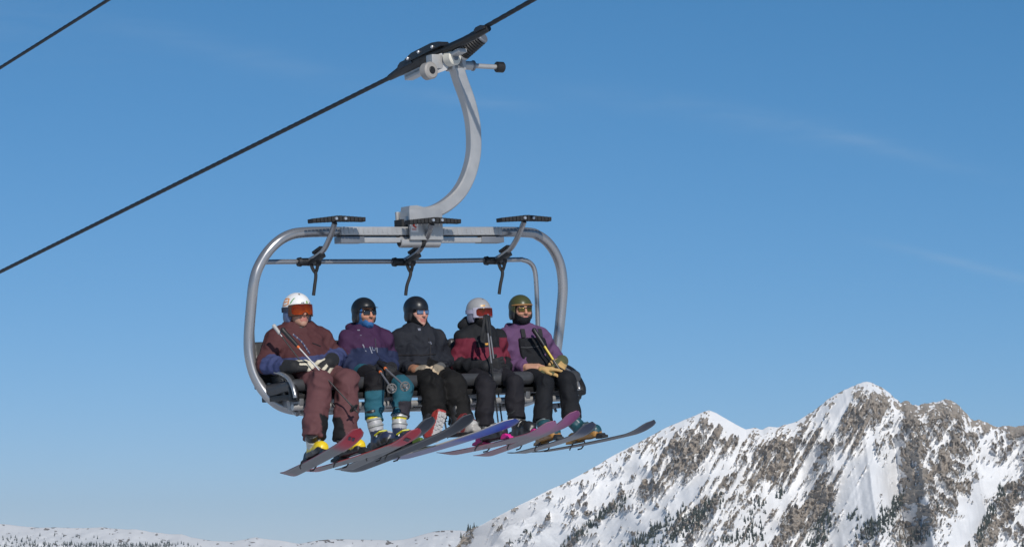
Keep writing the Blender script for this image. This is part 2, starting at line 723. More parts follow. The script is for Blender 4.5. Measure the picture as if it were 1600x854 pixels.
mb = MB()
mb.tube(hoop, 0.043, 18)
mb.tube(spline([(-0.694, -0.300, -0.167), (0.025, -0.300, -0.177), (0.766, -0.300, -0.188)], 4), 0.043, 14)
mb.build('hoop_frame', TUBE(), chair)

# gusset plates and bolts under the bench ends
mb = MB()
mb.sweep([(-1.036, -0.160, -0.125), (-1.136, -0.340, -0.130)], [(-.10, -.04), (.09, -.05), (.10, .03), (.05, .12), (-.02, .10)], (0, 0, 1))
br = mb.build('bracket', GALV(), chair)
for c in ((-1.140, -0.280, -0.188), (-1.082, -0.300, -0.196), (-1.035, -0.300, -0.177), (-1.264, -0.050, -0.067)):
    mb = MB()
    mb.cyl(V3(c) + (0, .03, 0), V3(c) + (0, -.03, -.02), .020, 8)
    mb.build('bolt', GALV(), br)
for c in ((1.284, -0.300, -0.214), (1.361, -0.300, -0.211)):
    mb = MB()
    mb.box(c, (.03, .05, .022), ch=.006)
    br = mb.build('bracket', DARKT(), chair)
    mb = MB()
    mb.cyl(V3(c) + (0, -.03, 0), V3(c) + (.01, -.05, -.05), .012, 8)
    mb.build('bolt', DARKT(), br)

# bench: six cushions side by side on a pan, six back pads
XL, XR = -1.30, 1.50
NSEAT = 6
W_ = (XR - XL) / NSEAT


def pad(name, c, half, r, ax, parent, mat):
    s = Sdf(k=.01)
    s.rbox(c, half, r, ax)
    c0 = V3(c)
    s.dis = lambda p: 0.004 * snoise(p, 14, 3)
    return s.mesh(name, .016, mat, parent)


SEAT_TILT = math.radians(5)
for i in range(NSEAT):
    cx = XL + W_ * (i + .5)
    ax = [(1, 0, 0), (0, math.cos(SEAT_TILT), -math.sin(SEAT_TILT)), (0, math.sin(SEAT_TILT), math.cos(SEAT_TILT))]
    pad('seat_cushion', (cx, -.22, .0), (W_ / 2 - .006, .26, .055), .05, ax, chair, VINYL())
for i in range(NSEAT):
    cx = XL + W_ * (i + .5)
    t = math.radians(14)
    ax = [(1, 0, 0), (0, math.cos(t), -math.sin(t)), (0, math.sin(t), math.cos(t))]
    pad('back_pad', (cx, .12, .20), (W_ / 2 - .006, .04, .20), .035, ax, chair, VINYL())
mb = MB()
mb.box(((XL + XR) / 2, -.22, -.075), ((XR - XL) / 2 - .02, .24, .022), ch=.01)
mb.build('seat_pan', BLACK(), chair)
mb = MB()
mb.box(((XL + XR) / 2, .165, .2), ((XR - XL) / 2 - .02, .012, .19), [(1, 0, 0), (0, .97, -.24), (0, .24, .97)], ch=.006)
mb.build('back_panel', BLACK(), chair)
mb = MB()
mb.tube([(XL + .05, -.43, -.155), (XR - .05, -.43, -.155)], .026, 12)
mb.build('front_rail', GALV(), chair)
for k in range(7):
    x = XL + .12 + k * (XR - XL - .24) / 6
    mb = MB()
    mb.box((x, -.30, -.115), (.02, .16, .03), ch=.005)
    mb.build('rail_bracket', DARKT(), chair)

# arm rests: black padded J-shaped loops with a grey strap on the outer face
for pts, pts2 in (
    ([(-1.265, 0.060, 0.257), (-1.260, 0.000, 0.181), (-1.240, -0.100, 0.150), (-1.230, -0.240, 0.127), (-1.239, -0.360, 0.090), (-1.246, -0.430, 0.026), (-1.249, -0.460, -0.046), (-1.252, -0.470, -0.107)],
     [(-1.278, -0.160, 0.147), (-1.274, -0.310, 0.119), (-1.278, -0.430, 0.077), (-1.280, -0.500, 0.013), (-1.279, -0.530, -0.054), (-1.278, -0.535, -0.084)]),
    ([(1.610, 0.060, 0.196), (1.593, -0.020, 0.127), (1.583, -0.120, 0.100), (1.552, -0.260, 0.050), (1.513, -0.380, -0.020), (1.495, -0.440, -0.076), (1.479, -0.460, -0.114)],
     [(1.511, -0.160, 0.104), (1.501, -0.280, 0.066), (1.469, -0.400, 0.007), (1.434, -0.490, -0.056), (1.428, -0.510, -0.089)])):
    mb = MB()
    c = spline(pts, 6)
    mb.tube(c, [.03 + .013 * (i / len(c)) for i in range(len(c))], 14)
    ar = mb.build('armrest', BLACK(), chair)
    mb = MB()
    c2 = spline(pts2, 6)
    mb.tube(c2, [.017] * len(c2), 10)
    mb.build('armrest_tube', TUBE(), ar)
# side plate behind the left arm rest
mb = MB()
mb.sweep([(-1.181, 0.020, 0.026), (-1.265, -0.360, 0.030)], [(-.012, -.09), (.012, -.09), (.012, .08), (-.012, .08)], (0, 0, 1))
mb.build('side_panel', BLACK(), chair)
mb = MB()
mb.ball((-1.227, -0.020, 0.010), (.035, .03, .05))
mb.build('bumper', WHITEP(), chair)

# restraint bar, folded up over the heads
rest = spline([(-1.283, 0.100, 0.156), (-1.291, 0.110, 0.363), (-1.282, 0.120, 0.673), (-1.264, 0.120, 0.854), (-1.239, 0.120, 0.962), (-1.183, 0.120, 1.024), (-1.095, 0.120, 1.039), (-0.513, 0.120, 1.039), (0.344, 0.120, 1.038), (1.232, 0.120, 1.047), (1.341, 0.120, 1.044), (1.418, 0.120, 1.016), (1.456, 0.120, 0.956), (1.466, 0.120, 0.846), (1.464, 0.120, 0.639), (1.458, 0.120, 0.421), (1.429, 0.100, 0.093)], 6)
mb = MB()
mb.tube(rest, .0205, 14)
bar = mb.build('restraint_bar', TUBE(), chair)
FOOT = (
    ([(-0.752, 0.120, 1.037), (-0.729, 0.030, 1.066), (-0.699, -0.060, 1.116), (-0.688, -0.130, 1.183), (-0.688, -0.200, 1.254), (-0.695, -0.260, 1.321)], ((-0.918, -0.260, 1.336), (-0.681, -0.270, 1.354), (-0.437, -0.280, 1.346)), (-0.739, 0.100, 1.036), ([(-0.748, 0.040, 1.057), (-0.745, 0.060, 1.001), (-0.712, 0.060, 0.949), (-0.708, 0.020, 1.013), (-0.722, 0.000, 1.059)], [(-0.712, 0.060, 0.954), (-0.711, 0.060, 0.912), (-0.724, 0.060, 0.844), (-0.740, 0.060, 0.761)])),
    ([(0.145, 0.120, 1.033), (0.174, 0.030, 1.063), (0.209, -0.060, 1.113), (0.226, -0.130, 1.182), (0.224, -0.200, 1.244), (0.222, -0.260, 1.313)], ((-0.013, -0.260, 1.328), (0.230, -0.270, 1.343), (0.471, -0.280, 1.332)), (0.158, 0.100, 1.031), ([(0.154, 0.040, 1.053), (0.163, 0.060, 0.996), (0.191, 0.060, 0.948), (0.189, 0.020, 1.009), (0.180, 0.000, 1.055)], [(0.192, 0.060, 0.953), (0.183, 0.060, 0.911), (0.148, 0.060, 0.832), (0.131, 0.060, 0.752)])),
    ([(1.045, 0.120, 1.040), (1.066, 0.030, 1.070), (1.102, -0.060, 1.122), (1.118, -0.130, 1.186), (1.122, -0.200, 1.260), (1.126, -0.260, 1.336)], ((0.879, -0.260, 1.348), (1.127, -0.270, 1.364), (1.364, -0.280, 1.353)), (1.058, 0.100, 1.038), ([(1.053, 0.040, 1.060), (1.062, 0.060, 1.002), (1.092, 0.060, 0.953), (1.095, 0.020, 1.015), (1.079, 0.000, 1.062)], [(1.092, 0.060, 0.959), (1.089, 0.060, 0.910), (1.066, 0.060, 0.834), (1.048, 0.060, 0.753)])),
)
for strut, fr, cl, strap in FOOT:
    c = spline(strut, 6)
    mb = MB()
    mb.tube(c, .023, 12)
    st = mb.build('footrest_strut', TUBE(), bar)
    # the foot bar: a ribbed black plastic bar, thicker in the middle, bolted on twice
    a, m, b = (V3(q) for q in fr)
    mb = MB()
    mb.sweep([a, m, b], [(-.035, -.018), (.035, -.018), (.035, .010), (-.035, .010)], (0, 0, 1))
    fb = mb.build('footrest', RUBBER(), bar)
    mb = MB()
    for p, q, ha, hb in ((a, m, .020, .030), (m, b, .030, .020)):
        n = 7
        for k in range(n):
            t0, t1 = k / n, (k + .86) / n
            p0, p1 = p + (q - p) * t0, p + (q - p) * t1
            h = ha + (hb - ha) * (k + .5) / n
            d = unit(p1 - p0)
            yy = unit(np.cross((0, 0, 1), d))
            zz = np.cross(d, yy)
            mb.box((p0 + p1) / 2, (np.linalg.norm(p1 - p0) / 2, .050, h * .78), [d, yy, zz], ch=.005)
    mb.build('footrest_ribs', RUBBER(), bar, 'stuff')
    for t in (-.035, .05):
        mb = MB()
        p = m + (t, -.05, -.004)
        mb.cyl(p + (0, .02, 0), p + (0, -.018, 0), .013, 8)
        mb.build('bolt', ALU(), bar)
    # clamp on the bar
    c0 = V3(cl)
    mb = MB()
    mb.tube([c0 + (-.11, 0, 0), c0 + (-.085, 0, 0), c0 + (-.08, 0, 0), c0 + (.06, 0, 0), c0 + (.065, 0, 0), c0 + (.09, 0, 0)], [.036, .04, .032, .034, .041, .036], 12)
    mb.build('clamp', BLACK(), bar)
    mb = MB()
    s1, s2 = V3(c[3]), V3(c[11])
    d = unit(s2 - s1)
    yy = unit(np.cross(d, (0, 0, 1)))
    zz = np.cross(yy, d)
    mb.box((s1 + s2) / 2 + (0, 0, -.03), (np.linalg.norm(s2 - s1) / 2 + .01, .03, .016), [d, yy, zz], ch=.005)
    mb.build('clamp_bracket', BLACK(), bar)
    mb = MB()
    mb.box(s2 + zz * .03 - d * .03, (.05, .028, .012), [d, yy, zz], ch=.004)
    mb.build('clamp_plate', BLACK(), bar)
    mb = MB()
    loop = spline(strap[0], 6)
    mb.sweep(loop, [(-.014, -.004), (.014, -.004), (.014, .004), (-.014, .004)], (0, 1, .2))
    mb.build('strap_loop', RUBBER(), bar)
    mb = MB()
    mb.tube(spline(strap[1], 6), .0145, 8)
    mb.build('strap', RUBBER(), bar)

# cross beam clamped over the top tube
x0, x1 = V3((-0.561, -0.060, 1.257)), V3((0.988, -0.060, 1.257))
mb = MB()
cz = x0[2]
cen = (x0 + x1) / 2
mb.box(cen + (0, -.025, .012), ((x1 - x0)[0] / 2, .045, .034), ch=.006)
mb.build('cross_beam', GALV(), chair)
mb = MB()
mb.box(cen + (0, -.02, -.062), ((x1 - x0)[0] / 2 - .05, .05, .020), ch=.005)
cb = mb.build('cross_beam', GALV(), chair)
for s in (-1, 1):
    mb = MB()
    e = cen + (s * ((x1 - x0)[0] / 2 - .10), -.02, -.06)
    mb.box(e, (.11, .058, .026), ch=.006)
    mb.build('beam_end', DARKT(), chair)
mb = MB()
n = 34
for k in range(n):
    x = x0[0] + .03 + (x1[0] - x0[0] - .06) * k / (n - 1)
    mb.box((x, -.06 - .0695, cz + .012), (.007, .004, .026 - .006 * (k % 3)))
    if k % 2 and .10 < k / n < .90:
        mb.box((x, -.06 - .011, cz - .062), (.006, .004, .012))
mb.build('beam_notches', GALV(), cb, 'stuff')

# centre housing
mb = MB()
hc = V3((0.220, -0.060, 1.321))
mb.box(hc + (0, -.105, -.005), (.158, .012, .125), ch=.006)
mb.build('housing', GALV(), chair)
mb = MB()
mb.box(hc + (0, .105, -.005), (.158, .012, .125), ch=.006)
mb.build('housing', GALV(), chair)
mb = MB()
mb.box(hc + (-.02, 0, .09), (.12, .09, .03), ch=.012)
mb.build('housing_cap', GALV(), chair)
mb = MB()
a, b = V3((-0.002, -0.100, 1.179)), V3((0.380, -0.100, 1.179))
mb.cyl(a, b, .048, 18)
mb.build('bearing', GALV(), chair)
mb = MB()
mb.cyl(a + (-.006, 0, 0), a + (.01, 0, 0), .036, 14)  # dark disc stands in for shade inside the tube's open end
mb.build('gap_shade', RUBBER(), chair)
mb = MB()
mb.box(V3((0.030, -0.060, 1.331)), (.012, .06, .035))  # dark box stands in for the shaded opening of the beam end
mb.build('gap_shade', RUBBER(), chair)
mb = MB()
mb.cyl(a + (.19, -.012, .0), a + (.225, -.012, .0), .052, 14)  # dark ring stands in for the shaded gap at the bearing
mb.build('gap_shade', RUBBER(), chair)
mb = MB()
p = V3((0.098, -0.190, 1.292))
mb.box(V3((0.102, -0.178, 1.296)), (.036, .0015, .040))
st = mb.build('safety_sticker', surf('sticker_white', (.75, .72, .70), .5, 0, .05), chair)
mb = MB()
c = V3((0.100, -0.181, 1.296))
for (dx, dz, w, h, rot) in ((-.004, .018, .012, .005, .5), (.006, .002, .015, .006, -.55), (-.002, -.020, .020, .003, 0)):
    X = V3(math.cos(rot), 0, math.sin(rot))
    mb.box(c + (dx, 0, dz), (w, .0012, h), [X, (0, 1, 0), (-X[2], 0, X[0])])
mb.build('sticker_print', surf('sticker_red', (.6, .06, .03), .5, 0, .05), st, 'stuff')

# hanger arm: curved square beam
hp = [(0.095, -0.060, 1.405), (0.225, -0.060, 1.414), (0.356, -0.060, 1.433), (0.487, -0.065, 1.491), (0.612, -0.075, 1.593), (0.701, -0.085, 1.732), (0.759, -0.090, 1.904), (0.774, -0.090, 2.071), (0.761, -0.095, 2.221), (0.722, -0.100, 2.371), (0.667, -0.100, 2.520), (0.630, -0.100, 2.638), (0.614, -0.100, 2.691)]
c = spline(hp, 6)
mb = MB()
W2, H2, e = .053, .050, .012
prof = [(-W2 + e, -H2), (W2 - e, -H2), (W2, -H2 + e), (W2, H2 - e), (W2 - e, H2), (-W2 + e, H2), (-W2, H2 - e), (-W2, -H2 + e)]
mb.sweep(c, prof, (0, 1, 0))
arm = mb.build('hanger_arm', GALV(), chair)
mb = MB()
mb.sweep([V3((0.226, -0.060, 1.321)) + (0, -.07, 0), V3((0.226, -0.060, 1.321)) + (0, .07, 0)], [(-.155, .02), (-.13, .155), (-.06, .16), (.15, .11), (.16, .02)], (0, 0, 1))
mb.build('foot_plate', GALV(), arm)
mb = MB()
p = V3((0.192, -0.135, 1.409))
mb.cyl(p + (0, .03, 0), p + (0, -.018, 0), .025, 6)
mb.build('bolt', surf('brass_bolt', (.55, .5, .38), .4, .6, .1), arm)

# detachable grip on the cable
dC = unit(CD_L)
upC = unit(V3(0, 0, 1) - dC * dC[2])
sdC = np.cross(dC, upC)
if sdC[0] < 0:
    sdC = -sdC
g0 = V3((0.557, -0.100, 2.797))
axC = [dC, sdC, upC]


def onc(t, s=0.0, u=0.0):
    return CG + dC * t + sdC * s + upC * u


mb = MB()
# jaw body: long tapered black casting wrapped round the rope
mb.tube([onc(-.86), onc(-.72, 0, .008), onc(-.55, 0, .018), onc(-.38, 0, .02), onc(.12, 0, .0), onc(.52, 0, -.005), onc(.74)], [.026, .036, .056, .060, .036, .032, .026], 10)
grip = mb.build('grip', BLACK(), chair)
mb = MB()
CAST = surf('dark_casting', (.04, .042, .048), .35, .5, .2)
for t, u, ln, hw_, hh in ((-.20, .055, .30, .05, .030), (-.50, .030, .12, .045, .026), (.66, .02, .07, .03, .018)):
    mb = MB()
    q = onc(t, -.02, u)
    mb.sweep([q - sdC * hw_, q + sdC * hw_], [(-ln, -hh), (ln, -hh), (ln * .9, hh * .4), (ln * .55, hh), (-ln * .55, hh), (-ln * .92, hh * .2)], upC)
    mb.build('jaw', CAST, grip)
for t, u, ln, hh in ((-.16, -.060, .44, .016), (-.48, -.055, .13, .034)):
    mb = MB()
    mb.box(onc(t, .03, u), (ln, .04, hh), axC, ch=.008)
    mb.build('jaw_rail', GALV(), grip)
for t, s, u in ((-.42, -.075, .05), (-.24, -.075, .06), (-.02, -.075, .045)):
    mb = MB()
    mb.ball(onc(t, s, u), .015)
    mb.build('bolt', ALU(), grip)
# spring
sa, sb = V3((0.643, -0.200, 2.753)), V3((0.719, -0.360, 2.862))
ds = unit(sb - sa)
u_ = unit(np.cross(ds, (0, 0, 1)))
w_ = np.cross(ds, u_)
L = np.linalg.norm(sb - sa)
turns = 9
pts = [sa + ds * (L * i / (turns * 14)) + (u_ * math.cos(i * 2 * math.pi / 14) + w_ * math.sin(i * 2 * math.pi / 14)) * .056 for i in range(turns * 14 + 1)]
mb = MB()
mb.tube(pts, .0125, 7)
mb.build('spring', BLACK(), grip)
mb = MB()
mb.tube([sa, sb], .034, 12)
mb.build('spring_rod', DARKT(), grip)
mb = MB()
mb.cyl(sb - ds * .005, sb + ds * .025, .066, 16)
mb.build('spring_cap', DARKT(), grip)
mb = MB()
mb.cyl(sa - ds * .035, sa + ds * .005, .066, 16)
mb.build('spring_cap', GALV(), grip)
mb = MB()
mb.cyl(sa - ds * .07, sa - ds * .03, .035, 12)
mb.build('spring_nut', GALV(), grip)
# cast link body, guide rollers, and the lever with its roller
mb = MB()
mb.sweep([V3((0.455, -0.140, 2.638)), V3((0.541, 0.000, 2.659))], [(-.075, -.07), (.05, -.03), (.09, .04), (.08, .13), (-.03, .10), (-.10, -.02)], (0, 0, 1))
mb.build('link_body', GALV(), grip)
for q, h_ in (((0.631, -0.090, 2.666), (.07, .06, .055)), ((0.425, -0.100, 2.680), (.06, .05, .06))):
    mb = MB()
    mb.box(q, h_, ch=.018)
    mb.build('link_lug', GALV(), grip)


def roller(name, c, r, w, mat, hub):
    c = V3(c)
    a = unit((0.18, -1, 0.05))
    mb = MB()
    mb.cyl(c + a * w, c - a * w, r, 22)
    ro = mb.build(name, mat, grip)
    mb = MB()
    mb.cyl(c + a * (w + .008), c + a * (w - .02), r * .45, 14)
    mb.build('hub', hub, ro)
    return ro


roller('guide_roller', (0.322, -0.160, 2.594), .073, .045, surf('worn_grey_roller', (.33, .31, .29), .55, .1, .15), BLACK())
roller('guide_roller', (0.528, -0.200, 2.702), .066, .05, WHITEP(), DARKT())
mb = MB()
la, lb = V3((0.700, -0.100, 2.661)), V3((1.030, -0.120, 2.652))
d = unit(lb - la)
mb.cyl(la, la + d * .10, .038, 16)
lv = mb.build('lever_socket', GALV(), grip)
mb = MB()
mb.cyl(la + d * .08, la + d * .105, .046, 16)
mb.build('collar', DARKT(), lv)
mb = MB()
mb.cyl(la + d * .09, lb, .021, 14)
mb.build('lever', GALV(), lv)
mb = MB()
mb.cyl(lb - d * .02, lb + d * .055, .046, 18)
mb.build('lever_roller', BLACK(), lv)

# ------------------------------------------------------------------ people
SKINC = (.50, .27, .18)


def rot_frame(yaw, pitch=0, roll=0):
    """head / hand frame rows: right (x), forward (-y), up; yaw turns towards +x"""
    M = Matrix.Rotation(yaw, 3, 'Z') @ Matrix.Rotation(pitch, 3, 'X') @ Matrix.Rotation(roll, 3, 'Y')
    return np.array([M @ Vector((1, 0, 0)), M @ Vector((0, -1, 0)), M @ Vector((0, 0, 1))])


class Head:
    """head frame: a = sideways, b = forwards (face), c = up; metres before scaling"""

    def __init__(s, c, yaw=0, pitch=0, roll=0, scale=1.0):
        s.c, s.A, s.k = V3(c), rot_frame(yaw, pitch, roll), scale

    def w(s, a, b, c):
        return s.c + (s.A[0] * a + s.A[1] * b + s.A[2] * c) * s.k

    def l(s, p):
        return ((p - s.c) @ s.A.T) / s.k


def add_head(S, H, neck, skin, nk=.056):
    k = H.k
    E_ = lambda a, b, c, r, **kw: S.ell(H.w(a, b, c), V3(r) * k, H.A, **kw)
    E_(0, -.012, .042, (.073, .092, .082), col=skin)
    E_(0, .030, -.015, (.062, .066, .088), col=skin)
    E_(0, .050, -.070, (.046, .044, .036), col=skin)
    E_(0, .080, -.096, (.020, .016, .016), col=skin)
    for s in (-1, 1):
        E_(s * .042, .066, -.020, (.024, .022, .022), col=skin)
        E_(s * .074, -.005, -.010, (.010, .020, .030), col=skin, k=.008)
        S.cap(H.w(s * .012, .092, .026), H.w(s * .045, .080, .024), .011 * k, .010 * k, skin, .012)
    S.cap(H.w(0, .098, .012), H.w(0, .113, -.026), .009 * k, .013 * k, skin, .012)
    for s in (-1, 1):
        S.ell(H.w(s * .011, .104, -.029), V3(.008, .010, .007) * k, H.A, col=skin, k=.006)
    lip = (.42, .16, .13)
    S.cap(H.w(-.018, .088, -.057), H.w(.018, .088, -.057), .0075 * k, .0075 * k, lip, .006)
    S.cap(H.w(-.015, .088, -.069), H.w(.015, .088, -.069), .0085 * k, .0085 * k, lip, .006)
    S.cap(H.w(0, -.02, -.06), neck, nk * k, nk * 1.05 * k, skin, .03)


def hand_prims(S, w, f, n, side, scale=1.0, curl=.5, palm_col=None, finger_col=None, thick=1.0, spread=.0, knuckle=None):
    """w: wrist, f: towards the knuckles, n: the way the palm faces, side: +1/-1 on which side the thumb sits"""
    w, f = V3(w), unit(f)
    n = unit(V3(n) - f * np.dot(n, f))
    s = np.cross(n, f) * side
    k = scale
    t = thick
    for i, o in enumerate((.028, .010, -.010, -.028)):
        S.cap(w + s * o * .7 * k, w + (f * .078 + s * o) * k, .017 * k * t, .0145 * k * t, palm_col[i] if isinstance(palm_col, list) else palm_col, .02)
    L = ((.038, .024, .020), (.043, .028, .022), (.040, .026, .021), (.030, .020, .018))
    for i, o in enumerate((.030, .010, -.010, -.029)):
        p = w + (f * (.085 - .004 * abs(i - 1)) + s * o) * k
        a = 0
        for j in range(3):
            a += curl * (1.0, 1.15, .8)[j] * (1 + .12 * (i - 1.5))
            d = f * math.cos(a) + n * math.sin(a) + s * spread * (1.5 - i) * .25
            q = p + unit(d) * L[i][j] * k
            S.cap(p, q, (.0105 - .0012 * j) * k * t, (.0098 - .0012 * j) * k * t, (knuckle if (knuckle and j == 0) else finger_col), .006)
            p = q
    p = w + (f * .022 + s * .026) * k
    q = p + unit(f * .62 + s * .62 + n * .45) * .042 * k
    S.cap(p, q, .0145 * k * t, .0115 * k * t, finger_col, .012)
    r = q + unit(f * .85 + s * .1 + n * (.35 + curl * .4)) * .032 * k
    S.cap(q, r, .0115 * k * t, .0095 * k * t, finger_col, .006)


def helmet(P_, H, col, under=(.02, .02, .022), brim=None, paint=None, ear=True, rim=None, low=.0):
    k = H.k
    S = Sdf(col, .012)
    S.ell(H.w(0, -.010, .036), V3(.099, .119, .103) * k, H.A)
    if ear:
        for s in (-1, 1):
            S.ell(H.w(s * .080, -.012, -.035), V3(.022, .052, .052) * k, H.A, col=under, k=.02)
    if brim:
        S.ell(H.w(0, .112, .043), V3(.076, .038, .0075) * k, H.A, k=.012, col=brim)

    def cut(p):
        q = H.l(p)
        lim = -.075 + (.043 + .075 + low) * sm(q[:, 1], .020, .062)
        a = (lim - q[:, 2]) * k * .75
        inner = (np.linalg.norm((q - (0, -.008, .02)) / (.084, .104, .098), axis=1) - 1) * .09 * k
        return np.maximum(a, -inner)
    S.cuts.append(cut)

    def pt(V, I, c):
        q = H.l(V)
        c = c.copy()
        lowm = q[:, 2] < -.028 + .02 * (q[:, 1] < -.06)
        c[lowm] = under
        inn = np.linalg.norm((q - (0, -.008, .02)) / (.088, .108, .102), axis=1) < 1
        c[inn] = (.02, .02, .02)
        if rim is not None:
            m = (np.abs(q[:, 2] - .048) < .006) & (q[:, 1] > .05)
            c[m] = rim
        if paint:
            c = paint(q, c)
        return c
    S.paint = pt
    return S.mesh('helmet', .0045, HELM(), P_)


def helmet_vents(hm, H, spots):
    mb = MB()
    for a, c, w, h in spots:
        # dropped on the shell along the head's own radius
        r = V3(a / .099, 0, (c - .036) / .103)
        b = math.sqrt(max(0, 1 - r[0] ** 2 - r[2] ** 2)) * .119 - .010
        nrm = unit(H.A[0] * a / .099 ** 2 + H.A[1] * (b + .01) / .119 ** 2 + H.A[2] * (c - .036) / .103 ** 2)
        x = unit(np.cross(H.A[2], nrm))
        mb.box(H.w(a, b, c), (w * H.k, h * H.k, .0022), [x, np.cross(nrm, x), nrm], ch=.001)
    return mb.build('vent', BLACK(), hm)


def goggles(P_, H, frame, lens_mat, strap, big=0.0):
    k = H.k
    S = Sdf(frame, .01)
    S.ell(H.w(0, 0, .006), V3(.2, .2, .2) * k, H.A)

    def shell(q, r, th):
        return (np.abs(np.sqrt((q[:, 0] / .094) ** 2 + ((q[:, 1] + .005) / .118) ** 2) - 1) * .1 - th)

    def body(p, zt=.045, zb=-.040, yb=.045, th=.012):
        q = H.l(p)
        d = shell(q, 0, th)
        d = np.maximum(d, np.abs(q[:, 2] - (zt + zb) / 2) - (zt - zb) / 2)
        d = np.maximum(d, yb - q[:, 1])
        nose = .022 - np.linalg.norm((q - (0, .115, -.048)) * (1, .4, .8), axis=1)
        return np.maximum(d, nose) * k
    S.cuts.append(body)
    c = H.c
    lo, hi = c - .17 * k, c + .17 * k
    g = S.mesh('goggles', .005, HELM(), P_, lo, hi)
    S2 = Sdf((.5, .1, .02), .01)
    S2.ell(H.w(0, 0, .006), V3(.2, .2, .2) * k, H.A)

    def lens(p):
        q = H.l(p)
        d = np.abs(np.sqrt((q[:, 0] / .097) ** 2 + ((q[:, 1] + .005) / .124) ** 2) - 1) * .1 - .010
        e = np.sqrt(np.maximum(np.abs(q[:, 2] - .004) - .014 - big, 0) ** 2 + np.maximum(np.abs(q[:, 0]) - .060 - 2 * big, 0) ** 2) - .022
        d = np.maximum(d, e)
        d = np.maximum(d, .03 - q[:, 1])
        nose = .026 - np.linalg.norm((q - (0, .122, -.048)) * (1, .4, .8), axis=1)
        return np.maximum(d, nose) * k
    S2.cuts.append(lens)
    S2.mesh('lens', .0045, lens_mat, g, lo, hi)
    # strap round the helmet
    pts = []
    for i in range(25):
        a = math.radians(-62 + 304 * i / 24)
        cx, cy = math.sin(a) * .102, math.cos(a) * .122 - .008
        pts.append((math.cos(a), H.w(cx * 1.0, cy, .006 + .012 * (1 - math.cos(a)) / 2)))
    pts = [H.w(math.sin(math.radians(t)) * .1025, math.cos(math.radians(t)) * .1215 - .010, .010 + .016 * (1 - math.cos(math.radians(t))) / 2) for t in np.linspace(58, 302, 26)]
    mb = MB()
    mb.sweep(pts, [(-.003, -.017 * k), (.003, -.017 * k), (.003, .017 * k), (-.003, .017 * k)], H.A[2])
    mb.build('strap', strap, g)
    return g


def sunglasses(P_, H, lens_mat):
    k = H.k
    mb = MB()
    for s in (-1, 1):
        mb.tube([H.w(s * .060, .088, .014), H.w(s * .076, .05, .012), H.w(s * .08, .0, .006)], .0035 * k, 6)
    mb.tube([H.w(-.058, .088, .021), H.w(-.03, .103, .022), H.w(0, .109, .016), H.w(.03, .103, .022), H.w(.058, .088, .021)], .0042 * k, 6)
    g = mb.build('sunglasses', BLACK(), P_)
    for s in (-1, 1):
        S = Sdf((0, 0, 0), .01)
        an = s * .30
        ax0 = H.A[0] * math.cos(an) - H.A[1] * math.sin(an)
        ax1 = H.A[1] * math.cos(an) + H.A[0] * math.sin(an)
        S.rbox(H.w(s * .034, .098, .003), V3(.029, .006, .019) * k, .006 * k, [ax0, ax1, H.A[2]])
        S.mesh('lens', .004, lens_mat, g)
    return g


def face_hood(name, P_, H, col, neck, opening, k_=.02, low=-.3):
    """close-fitting cloth over jaw and neck (gaiter / balaclava); `opening(q)` < 0 where the face shows"""
    k = H.k
    S = Sdf(col, k_)
    S.ell(H.w(0, -.010, .030), V3(.082, .100, .080) * k, H.A)
    S.ell(H.w(0, .026, -.020), V3(.073, .077, .094) * k, H.A)
    S.ell(H.w(0, .050, -.080), V3(.058, .058, .046) * k, H.A)
    S.cap(H.w(0, -.015, -.06), neck, .072 * k, .082 * k)
    S.dis = lambda p: .004 * ridge(p, 34, 2)
    S.cuts.append(lambda p: -opening(H.l(p)) * k)
    return S.mesh(name, .006, CLOTH(), P_)


